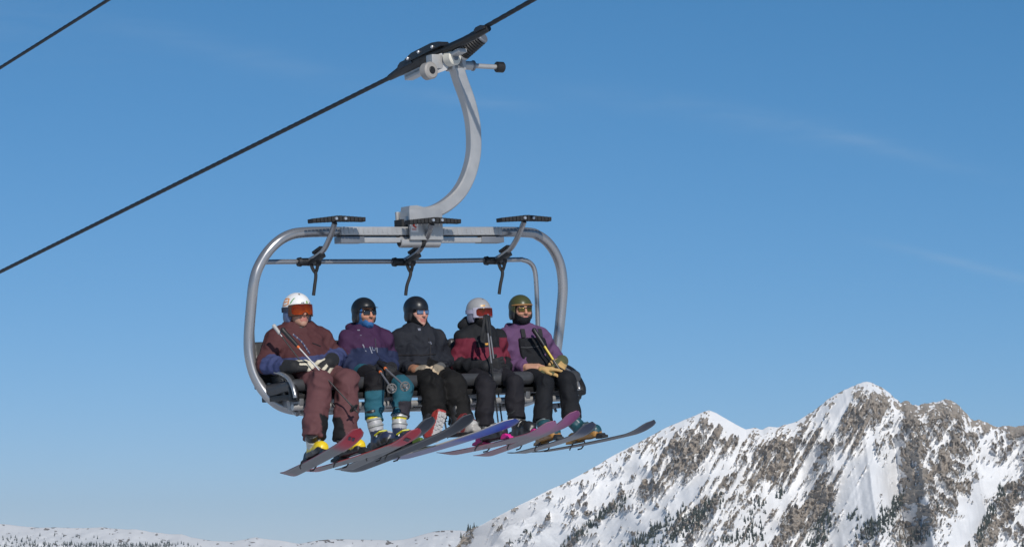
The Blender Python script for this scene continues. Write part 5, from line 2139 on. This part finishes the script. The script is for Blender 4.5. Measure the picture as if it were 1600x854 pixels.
# rock (+) and snow (-) areas laid out along the face: x, y, half-length, half-width, slope angle (deg, down-left positive), weight
AREAS = [
    # left flank: rib just below the skyline of the left peak, slanting bands
    (1090, 700, 62, 26, 52, 1.1), (1060, 738, 48, 16, 40, .6), (1035, 700, 40, 12, 36, .35), (1120, 672, 26, 14, 60, .55), (1000, 745, 38, 12, 40, .55), (940, 780, 36, 10, 42, .5), (885, 808, 34, 9, 50, 1.3), (735, 838, 26, 9, 52, 1.4), (985, 762, 60, 7, 38, .35),
    (1135, 690, 26, 16, 50, .65), (1160, 688, 20, 10, 50, .5), (1085, 722, 30, 18, 48, .5), (1010, 770, 26, 10, 40, .45), (950, 800, 30, 8, 40, .40), (905, 835, 26, 8, 42, .45),
    (1138, 658, 36, 13, -38, -1.9), (1122, 660, 20, 9, -40, -1.6),
    (960, 752, 150, 10, 33, -.55), (830, 800, 90, 14, 28, -.75), (1075, 770, 110, 9, 36, -.7), (960, 830, 90, 9, 34, -.6), (1000, 850, 60, 10, 34, -.3), (790, 835, 50, 16, 25, -.7), (1150, 725, 60, 7, 40, -.5),
    # centre: broken cliffs under the saddle
    (1195, 710, 42, 20, 65, 1.1), (1225, 725, 34, 20, 70, 1.1), (1165, 715, 30, 16, 60, .55), (1260, 695, 24, 18, 75, 1.0), (1280, 700, 26, 12, 75, .6), (1185, 745, 32, 14, 55, .5), (1120, 745, 34, 16, 50, .45), (1105, 800, 44, 18, 40, .60), (1060, 815, 44, 12, 40, .55), (1150, 770, 40, 14, 50, .5), (1130, 820, 40, 14, 45, .5),
    (1235, 815, 50, 22, 38, 1.6), (1275, 765, 22, 13, 78, 1.5), (1255, 790, 36, 14, 45, 1.2), (1215, 835, 36, 12, 40, .7), (1200, 850, 40, 8, 40, .5),
    (1240, 660, 60, 5, 20, -.45), (1300, 660, 60, 9, 40, -.95), (1265, 680, 40, 6, 30, -.5), (1210, 775, 60, 8, 45, -.7), (1235, 760, 40, 8, 50, -.75), (1175, 800, 60, 9, 42, -.6), (1180, 835, 46, 14, 15, -.9),
    # main peak
    (1345, 620, 26, 9, 20, .35), (1330, 640, 28, 12, 45, .35), (1340, 660, 34, 20, 62, 1.5), (1325, 685, 26, 18, 50, .75), (1365, 640, 24, 18, 60, 1.3), (1390, 632, 24, 12, -40, .8), (1310, 700, 18, 10, 80, .7), (1362, 705, 30, 9, 86, 1.6), (1380, 695, 18, 14, 70, .7), (1385, 660, 16, 12, 80, .3),
    (1300, 622, 40, 6, 38, .45), (1265, 648, 40, 6, 40, .45), (1220, 666, 30, 5, 8, .4),
    (1350, 604, 30, 5, 5, -.3), (1320, 632, 40, 6, 42, -.15), (1370, 608, 22, 4, -30, -.7), (1395, 650, 24, 14, 72, -.85), (1340, 745, 80, 26, 68, -1.3), (1310, 800, 80, 14, 62, -1.1), (1385, 730, 60, 14, 68, -1.1), (1300, 730, 44, 10, 70, -.9), (1345, 700, 34, 10, 70, -.5), (1365, 800, 60, 13, 50, -.75),
    # tall dark rib
    (1416, 650, 34, 10, 84, 1.5), (1412, 690, 44, 14, 86, 1.4), (1405, 735, 44, 15, 82, 1.4), (1398, 775, 34, 14, 74, 1.2), (1425, 715, 34, 14, 70, .7), (1400, 825, 44, 18, 60, .6),
    # right summit and its wall
    (1445, 650, 34, 14, 40, 1.2), (1475, 645, 34, 18, 50, 1.3), (1490, 665, 26, 14, 60, .6), (1455, 680, 40, 12, 45, .55), (1500, 655, 26, 8, -50, .6), (1465, 720, 40, 20, 48, 1.2), (1445, 750, 46, 16, 50, .75), (1480, 700, 26, 12, 55, .45), (1510, 700, 22, 10, 50, .55), (1535, 672, 22, 12, -60, .9), (1560, 680, 24, 14, 70, 1.3), (1590, 678, 24, 12, 60, 1.5), (1570, 700, 22, 10, 70, .7), (1610, 690, 40, 20, 60, .8), (1545, 665, 20, 8, 0, .8),
    (1450, 790, 50, 14, 48, .7), (1425, 815, 34, 12, 52, .6), (1500, 740, 44, 12, 48, .45), (1535, 815, 60, 14, 48, 1.5), (1560, 775, 26, 12, 55, .6), (1550, 800, 34, 16, 48, .7), (1510, 845, 50, 10, 48, .6), (1590, 720, 20, 8, 60, .6), (1585, 750, 34, 8, 52, .4), (1580, 820, 40, 10, 48, .4), (1600, 850, 30, 10, 40, .5),
    (1435, 655, 16, 5, 50, -.7), (1455, 700, 40, 7, 42, -.7), (1535, 700, 50, 12, 45, -.9), (1560, 740, 60, 14, 45, -1.0), (1500, 790, 80, 16, 52, -1.2), (1470, 835, 60, 16, 45, -1.1), (1590, 790, 50, 12, 48, -.8), (1520, 725, 40, 8, 45, -.6), (1580, 690, 14, 12, 70, -.3), (1615, 740, 40, 20, 50, -.6),
]
bias = np.zeros_like(Xg)
wx = PXg + 9 * fbm(PXg / 30, PYg / 30, 3, 41)
wy = PYg + 9 * fbm(PXg / 30, PYg / 30, 3, 57)
for (ax_, ay_, hl, hw, ang, wt_) in AREAS:
    a = math.radians(ang)
    u = (wx - ax_) * -math.cos(a) + (wy - ay_) * math.sin(a)
    v = (wx - ax_) * math.sin(a) + (wy - ay_) * math.cos(a)
    bias += wt_ * np.exp(-((u / hl) ** 2 + (v / hw) ** 2) * 1.1)
# fall line turns from shallow down-left on the left flank to steep on the right
th_ = np.radians(np.interp(PXg, [700, 1000, 1200, 1350, 1600], [34, 40, 55, 66, 56]))
u = (PXg * -np.cos(th_) + PYg * np.sin(th_))
v = (PXg * np.sin(th_) + PYg * np.cos(th_))
gul = fbm((v + 8 * fbm(PXg / 26, PYg / 26, 3, 131)) / 19, u / 42, 4, 3, .55, True)
rough = fbm(PXg / 11, PYg / 11, 5, 21, .6)
fine_ = fbm(PXg / 3.2, PYg / 3.2, 3, 77, .6)
left = sm(PXg, 1140, 1200)
wv_, wu_ = v + 4 * fbm(PXg / 14, PYg / 14, 3, 101), u + 4 * fbm(PXg / 14, PYg / 14, 3, 117)
mid = fbm(wv_ / 7, wu_ / 8.5, 4, 63, .6)
rock = (.54 + .04 * left) * np.clip(bias, -1.4, 1.5) + .10 * gul + .70 * rough + 1.25 * mid + .95 * fine_ - .44 - .04 * (1 - left)
# a rocky fringe on the broken skyline right of the saddle; wind-scoured grit on the left slope
rock += .45 * left * np.exp(-((PYg - (900 - ridge_z[None, :] / PXM)) / 14) ** 2) * sm(PXg, 1385, 1405) * (1 - .6 * np.exp(-((PXg - 1480) / 18) ** 2))
scour = (1 - sm(PXg, 1000, 1110)) * np.exp(-((PYg - (900 - ridge_z[None, :] / PXM)) / 22) ** 2)
rock -= .22 * (1 - sm(PXg, 930, 1060))
rock += .36 * scour
rk = sm(rock, -.03, .20)
# relief: outcrops stand proud, ribs and gullies run down the fall line
lowf = fbm(PXg / 85, PYg / 85, 3, 9)
rise = 24 * lowf + 10.0 * gul * (.15 + .85 * rk) + rk * (8.0 + 13.0 * fbm(PXg / 16, PYg / 16, 4, 33, .55, True)) + rk * 3.2 * fine_ + .8 * rough
rise += rk * 5.5 * fbm(PXg / 5, PYg / 9, 3, 91, .55, True)
edge_ = np.clip(tt[:, None] * 9, 0, 1)
rise = rise * edge_
slope_run = 1.15
Yg = YR - (ridge_z[None, :] - Zg) * slope_run
# big structure: the left flank turns away to the left, the tall rib and right wall stand forward, couloirs lie back
turn = np.interp(PXg, [600, 900, 1100, 1165, 1250, 1340, 1390, 1415, 1450, 1530, 1600, 1800], [190, 75, -15, 25, 45, 5, 60, -45, -30, 30, 10, 30])
Yg = Yg + turn * np.clip(tt[:, None] * 2.2, 0, 1)
Yg = Yg - rise * .85
Zg = Zg + rise * .22
back = np.stack([xs, np.full(NCOL, YR + 140), ridge_z - 150], 1)
back2 = np.stack([xs, np.full(NCOL, YR + 12), ridge_z - 6], 1)
V = np.concatenate([back, back2, np.stack([Xg, Yg, Zg], 2).reshape(-1, 3)])
rockv = np.concatenate([np.zeros(NCOL * 2), rk.ravel() * .85])
mountain = terrain('mountain', V, grid_faces(NROW + 2, NCOL), snow_rock('mountain_snow_and_rock', (.21, .183, .157), (.43, .375, .32), .16), rockv)


def face_point(px, py):
    """a point of the mountain's face at layout position (px, py)"""
    j = int(np.clip((mx_(px) - xs[0]) / (xs[1] - xs[0]), 0, NCOL - 1))
    col = Zg[:, j]
    i = int(np.argmin(np.abs(col - mz_(py))))
    return np.array([Xg[i, j], Yg[i, j], Zg[i, j]]), rk[i, j]


# far snowy ridge on the left
YF = 9000.0
PXF = YF / 5000
fp = [(-260, 812), (-100, 815), (0, 818), (30, 821), (60, 824), (100, 823.5), (130, 824.5), (160, 823.5), (190, 826), (215, 827), (240, 831), (270, 834), (285, 834), (300, 839), (330, 844), (360, 846), (390, 841), (402, 839), (420, 842), (445, 845), (470, 849), (495, 844), (515, 842), (560, 842.5), (585, 843), (615, 844), (640, 841), (665, 833), (690, 828), (720, 828), (745, 832), (780, 840), (900, 850), (1100, 860)]
fx_ = np.linspace((-240 - 800) * PXF, (1090 - 800) * PXF, 620)
fr_ = np.interp(fx_, [(p[0] - 800) * PXF for p in fp], [(900 - p[1]) * PXF for p in fp]) + 1.2 * fbm(fx_ / 22, fx_ * 0, 4, 12)
nr = 150
ft_ = np.linspace(0, 1, nr)
FX = np.repeat(fx_[None, :], nr, 0)
FZ = fr_[None, :] + (-150 - fr_[None, :]) * ft_[:, None]
FYy = YF - (fr_[None, :] - FZ) * 3.2
nse = fbm(FX / 90, FYy / 150, 5, 71)
FYy = FYy + nse * 60 * np.clip(ft_[:, None] * 5, 0, 1)
FZ = FZ + 6 * fbm(FX / 40, FYy / 90, 4, 17) * np.clip(ft_[:, None] * 6, 0, 1)
frk = sm(fbm(FX / 14, FZ / 6, 4, 19) + .15 * np.exp(-(ft_[:, None] / .03) ** 2), .32, .6) * .7
FV = np.concatenate([np.stack([fx_, np.full_like(fx_, YF + 900), fr_ - 160], 1), np.stack([FX, FYy, FZ], 2).reshape(-1, 3)])
terrain('snowy_ridge', FV, grid_faces(nr + 1, len(fx_)), snow_rock('ridge_snow', (.16, .14, .13), (.24, .21, .19), .05), np.concatenate([np.zeros(len(fx_)), frk.ravel()]))

# snow ground: from under the lift down into the valley and out to the horizon
rr = np.concatenate([np.linspace(0, 60, 40), np.geomspace(66, 11000, 70)])
aa = np.linspace(0, 2 * math.pi, 97)
RR, AA = np.meshgrid(rr, aa, indexing='ij')
GX, GY = RR * np.cos(AA), RR * np.sin(AA)
GZ = -2.2 - 90 * (1 - np.exp(-(RR / 900))) - .02 * np.minimum(np.maximum(GY, 0), 60) + .25 * fbm(GX / 9, GY / 9, 4, 2) + 2.5 * fbm(GX / 70, GY / 70, 3, 8) * np.clip(RR / 90, 0, 1)
gm, gn, gl, gb = new_mat('snow')
no = gn.new('ShaderNodeTexNoise')
no.inputs['Scale'].default_value = .8
no.inputs['Detail'].default_value = 8
tc = gn.new('ShaderNodeTexCoord')
gl.new(tc.outputs['Object'], no.inputs['Vector'])
mx2 = gn.new('ShaderNodeMix')
mx2.data_type = 'RGBA'
mx2.inputs['A'].default_value = (.76, .78, .81, 1)
mx2.inputs['B'].default_value = (.88, .88, .89, 1)
gl.new(no.outputs['Fac'], mx2.inputs['Factor'])
gl.new(mx2.outputs['Result'], gb.inputs['Base Color'])
gb.inputs['Roughness'].default_value = .75
bp = gn.new('ShaderNodeBump')
bp.inputs['Strength'].default_value = .5
bp.inputs['Distance'].default_value = .15
gl.new(no.outputs['Fac'], bp.inputs['Height'])
gl.new(bp.outputs['Normal'], gb.inputs['Normal'])
terrain('ground', np.stack([GX, GY, GZ], 2).reshape(-1, 3), grid_faces(len(rr), len(aa))[:, ::-1], gm)

# ------------------------------------------------------------------ conifers on the mountain face
tm, tn, tl, tb = new_mat('conifer_needles')
tno = tn.new('ShaderNodeTexNoise')
tno.inputs['Scale'].default_value = 1.2
tno.inputs['Detail'].default_value = 4
ttc = tn.new('ShaderNodeTexCoord')
tl.new(ttc.outputs['Object'], tno.inputs['Vector'])
tmx = tn.new('ShaderNodeMix')
tmx.data_type = 'RGBA'
tmx.inputs['A'].default_value = (.012, .022, .020, 1)
tmx.inputs['B'].default_value = (.045, .060, .050, 1)
tl.new(tno.outputs['Fac'], tmx.inputs['Factor'])
tl.new(tmx.outputs['Result'], tb.inputs['Base Color'])
tb.inputs['Roughness'].default_value = .9
BARK = surf('conifer_bark', (.06, .045, .035), .9)


def conifer_mesh(h, r, seed):
    R_ = random.Random(seed)
    vs, fs = [], []
    z = h * .12
    tiers = 5
    for t in range(tiers):
        rad = r * (1 - t / tiers) ** .85 * R_.uniform(.8, 1.15)
        top = z + h * .30
        n = 7
        o = len(vs)
        ox, oy = R_.uniform(-.1, .1) * r, R_.uniform(-.1, .1) * r
        for k in range(n):
            a = 2 * math.pi * (k + R_.random() * .5) / n
            q = rad * (1.0 if k % 2 else .62) * R_.uniform(.8, 1.15)
            vs.append((ox + q * math.cos(a), oy + q * math.sin(a), z - R_.uniform(0, .04) * h))
        vs.append((ox * .3, oy * .3, min(top, h)))
        fs += [(o + k, o + (k + 1) % n, o + n) for k in range(n)]
        fs.append(tuple(o + k for k in range(n - 1, -1, -1)))
        z += h * .165
    return vs, fs


TMESH = []
for sd, (h, r) in enumerate(((8.2, 2.1), (7.0, 1.7), (9.2, 2.0), (6.0, 1.7))):
    vs, fs = conifer_mesh(h, r, sd)
    me = bpy.data.meshes.new('crown')
    me.from_pydata(vs, [], fs)
    me.materials.append(tm)
    TMESH.append((me, vs, fs))
trunk_mb = MB()
trunk_mb.cyl((0, 0, -.8), (0, 0, 1.6), .22, 6, .16)
tk = trunk_mb.build('trunk', BARK, None)
TRUNK = tk.data
bpy.data.objects.remove(tk)

# clusters of trees: x, y, half-length, half-width, down-left angle, number, what they stand beside
CLUMPS = [
    (1065, 822, 60, 12, 36, 150, 'small dark conifer in the woods on the rock rib below the left snowy peak'),
    (1010, 838, 50, 9, 36, 80, 'small dark conifer in the woods on the rock rib below the left snowy peak'),
    (935, 812, 34, 6, 40, 42, 'dark conifer in the thin diagonal line of trees across the left snow slope'),
    (900, 838, 22, 8, 45, 36, 'dark conifer in the small grove low on the left snow slope'),
    (965, 790, 26, 8, 40, 26, 'dark conifer in the thin diagonal line of trees across the left snow slope'),
    (822, 831, 10, 3, 45, 8, 'lone dark tree on the smooth white slope above the low rocky knoll'),
    (800, 850, 26, 4, 20, 14, 'lone dark tree on the smooth white slope above the low rocky knoll'),
    (738, 832, 14, 7, 40, 16, 'tiny tree on the brown knoll where the mountain meets the far ridge'),
    (1120, 848, 30, 6, 20, 26, 'small dark conifer in the woods on the rock rib below the left snowy peak'),
    (1165, 812, 30, 14, 60, 30, 'dark conifer scattered over the broken snow left of the big triangular crag'),
    (1160, 845, 24, 8, 20, 22, 'dark conifer scattered over the broken snow left of the big triangular crag'),
    (1215, 770, 14, 6, 60, 10, 'dark conifer scattered over the broken snow left of the big triangular crag'),
    (1270, 820, 22, 10, 60, 46, 'dark conifer in the grove right of the big triangular crag'),
    (1258, 848, 24, 7, 30, 40, 'dark conifer in the grove right of the big triangular crag'),
    (1335, 833, 24, 12, 40, 80, 'dark conifer in the woods at the foot of the main couloir'),
    (1365, 808, 26, 12, 45, 60, 'dark conifer in the woods at the foot of the main couloir'),
    (1385, 790, 20, 8, 50, 24, 'dark conifer in the woods at the foot of the main couloir'),
    (1402, 843, 18, 9, 50, 46, 'dark conifer in the woods at the foot of the main couloir'),
    (1310, 812, 10, 6, 60, 8, 'dark conifer in the woods at the foot of the main couloir'),
    (1510, 825, 36, 7, 48, 80, 'dark conifer in the slanting belt of trees beside the brown rock on the far right'),
    (1545, 780, 24, 7, 50, 20, 'dark conifer in the slanting belt of trees beside the brown rock on the far right'),
    (1590, 842, 26, 8, 40, 46, 'dark conifer in the trees at the lower right edge of the mountain'),
    (1580, 775, 14, 14, 60, 10, 'dark conifer in the trees at the lower right edge of the mountain'),
    (1430, 800, 12, 10, 60, 12, 'dark conifer in the woods at the foot of the main couloir'),
]
tr_rng = random.Random(5)
spots = []
for (cx, cy, hl, hw, ang, n, lab) in CLUMPS:
    a = math.radians(ang)
    for i in range(int(n * 1.4)):
        u_, v_ = tr_rng.gauss(0, .55) * hl, tr_rng.gauss(0, .55) * hw
        px, py = cx - math.cos(a) * u_ + math.sin(a) * v_, cy + math.sin(a) * u_ + math.cos(a) * v_
        if not (700 < px < 1640 and py < 885):
            continue
        sc = tr_rng.uniform(.55, 1.15)
        p, rkk = face_point(px, py)
        spots.append((sc, px, py, p, lab, tr_rng.randrange(4), tr_rng.random() * 6.28))
vis = [s for s in spots if s[1] < 1600 and s[2] < 852]
vis.sort(key=lambda s: -s[0])
single = vis[:290]
GROUPS = {c[6]: c[6][c[6].index('conifer' if 'conifer' in c[6] else 'tree'):].replace('conifer ', 'conifers ', 1).replace('tree ', 'trees ', 1) for c in CLUMPS}
ids = set(id(s) for s in single)
for sc, px, py, p, lab, k, rz in single:
    t = bpy.data.objects.new('conifer_tree', None)
    COL.objects.link(t)
    t.location = Vector(p)
    t.scale = (sc, sc, sc)
    t.rotation_euler = (0, 0, rz)
    tag(t, lab, 'tree', GROUPS[lab])
    for nm, me in (('crown', TMESH[k][0]), ('trunk', TRUNK)):
        c = bpy.data.objects.new(nm, me)
        COL.objects.link(c)
        c.parent = t


def joined_trees(name, items, mat):
    vs, fs = [], []
    for sc, p, k, rz in items:
        o = len(vs)
        c, s = math.cos(rz) * sc, math.sin(rz) * sc
        vs += [(p[0] + x * c - y * s, p[1] + x * s + y * c, p[2] + z * sc) for x, y, z in TMESH[k][1]]
        fs += [tuple(i + o for i in f) for f in TMESH[k][2]]
    me = bpy.data.meshes.new(name)
    me.from_pydata(vs, [], fs)
    o = link(name, me, mat)
    o['kind'] = 'stuff'
    return o


o = joined_trees('distant_trees', [(s[0], s[3], s[5], s[6]) for s in spots if id(s) not in ids], tm)
tag(o, 'smaller dark conifers thinly scattered between the larger ones on the mountain', 'trees')
items = []
for (cx, cy, hl, hw, n) in ((60, 853, 80, 4, 90), (160, 854, 60, 3, 110), (235, 854, 50, 3, 120), (10, 845, 16, 5, 22), (110, 840, 60, 6, 16), (270, 852, 36, 4, 30), (46, 843, 26, 5, 16)):
    for i in range(n):
        px, py = cx + tr_rng.gauss(0, .6) * hl, cy + tr_rng.gauss(0, .6) * hw
        if py < 832 + max(0, (px - 150) * .06):
            continue
        j = int(np.clip(((px - 800) * PXF - fx_[0]) / (fx_[1] - fx_[0]), 0, len(fx_) - 1))
        i2 = int(np.argmin(np.abs(FZ[:, j] - (900 - py) * PXF)))
        items.append((tr_rng.uniform(.7, 1.5), (FX[i2, j], FYy[i2, j], FZ[i2, j]), tr_rng.randrange(4), tr_rng.random() * 6))
o = joined_trees('far_forest', items, tm)
tag(o, 'bluish forest along the foot of the far white ridge, bottom of the view', 'forest')

# ------------------------------------------------------------------ thin mountain air
hz = bpy.data.meshes.new('haze')
bm = bmesh.new()
bmesh.ops.create_cube(bm, size=1)
for v in bm.verts:
    v.co = Vector((v.co.x * 24000, v.co.y * 24000, -112 if v.co.z < 0 else 275))
bm.to_mesh(hz)
bm.free()
hm, hn, hl_, hb = new_mat('mountain_air')
hn.remove(hb)
pv = hn.new('ShaderNodeVolumePrincipled')
pv.inputs['Color'].default_value = (.92, .96, 1.0, 1)
pv.inputs['Density'].default_value = 3.0e-5
pv.inputs['Anisotropy'].default_value = 0.1
hl_.new(pv.outputs['Volume'], hn['Material Output'].inputs['Volume'])
link('haze', hz, hm)['kind'] = 'stuff'
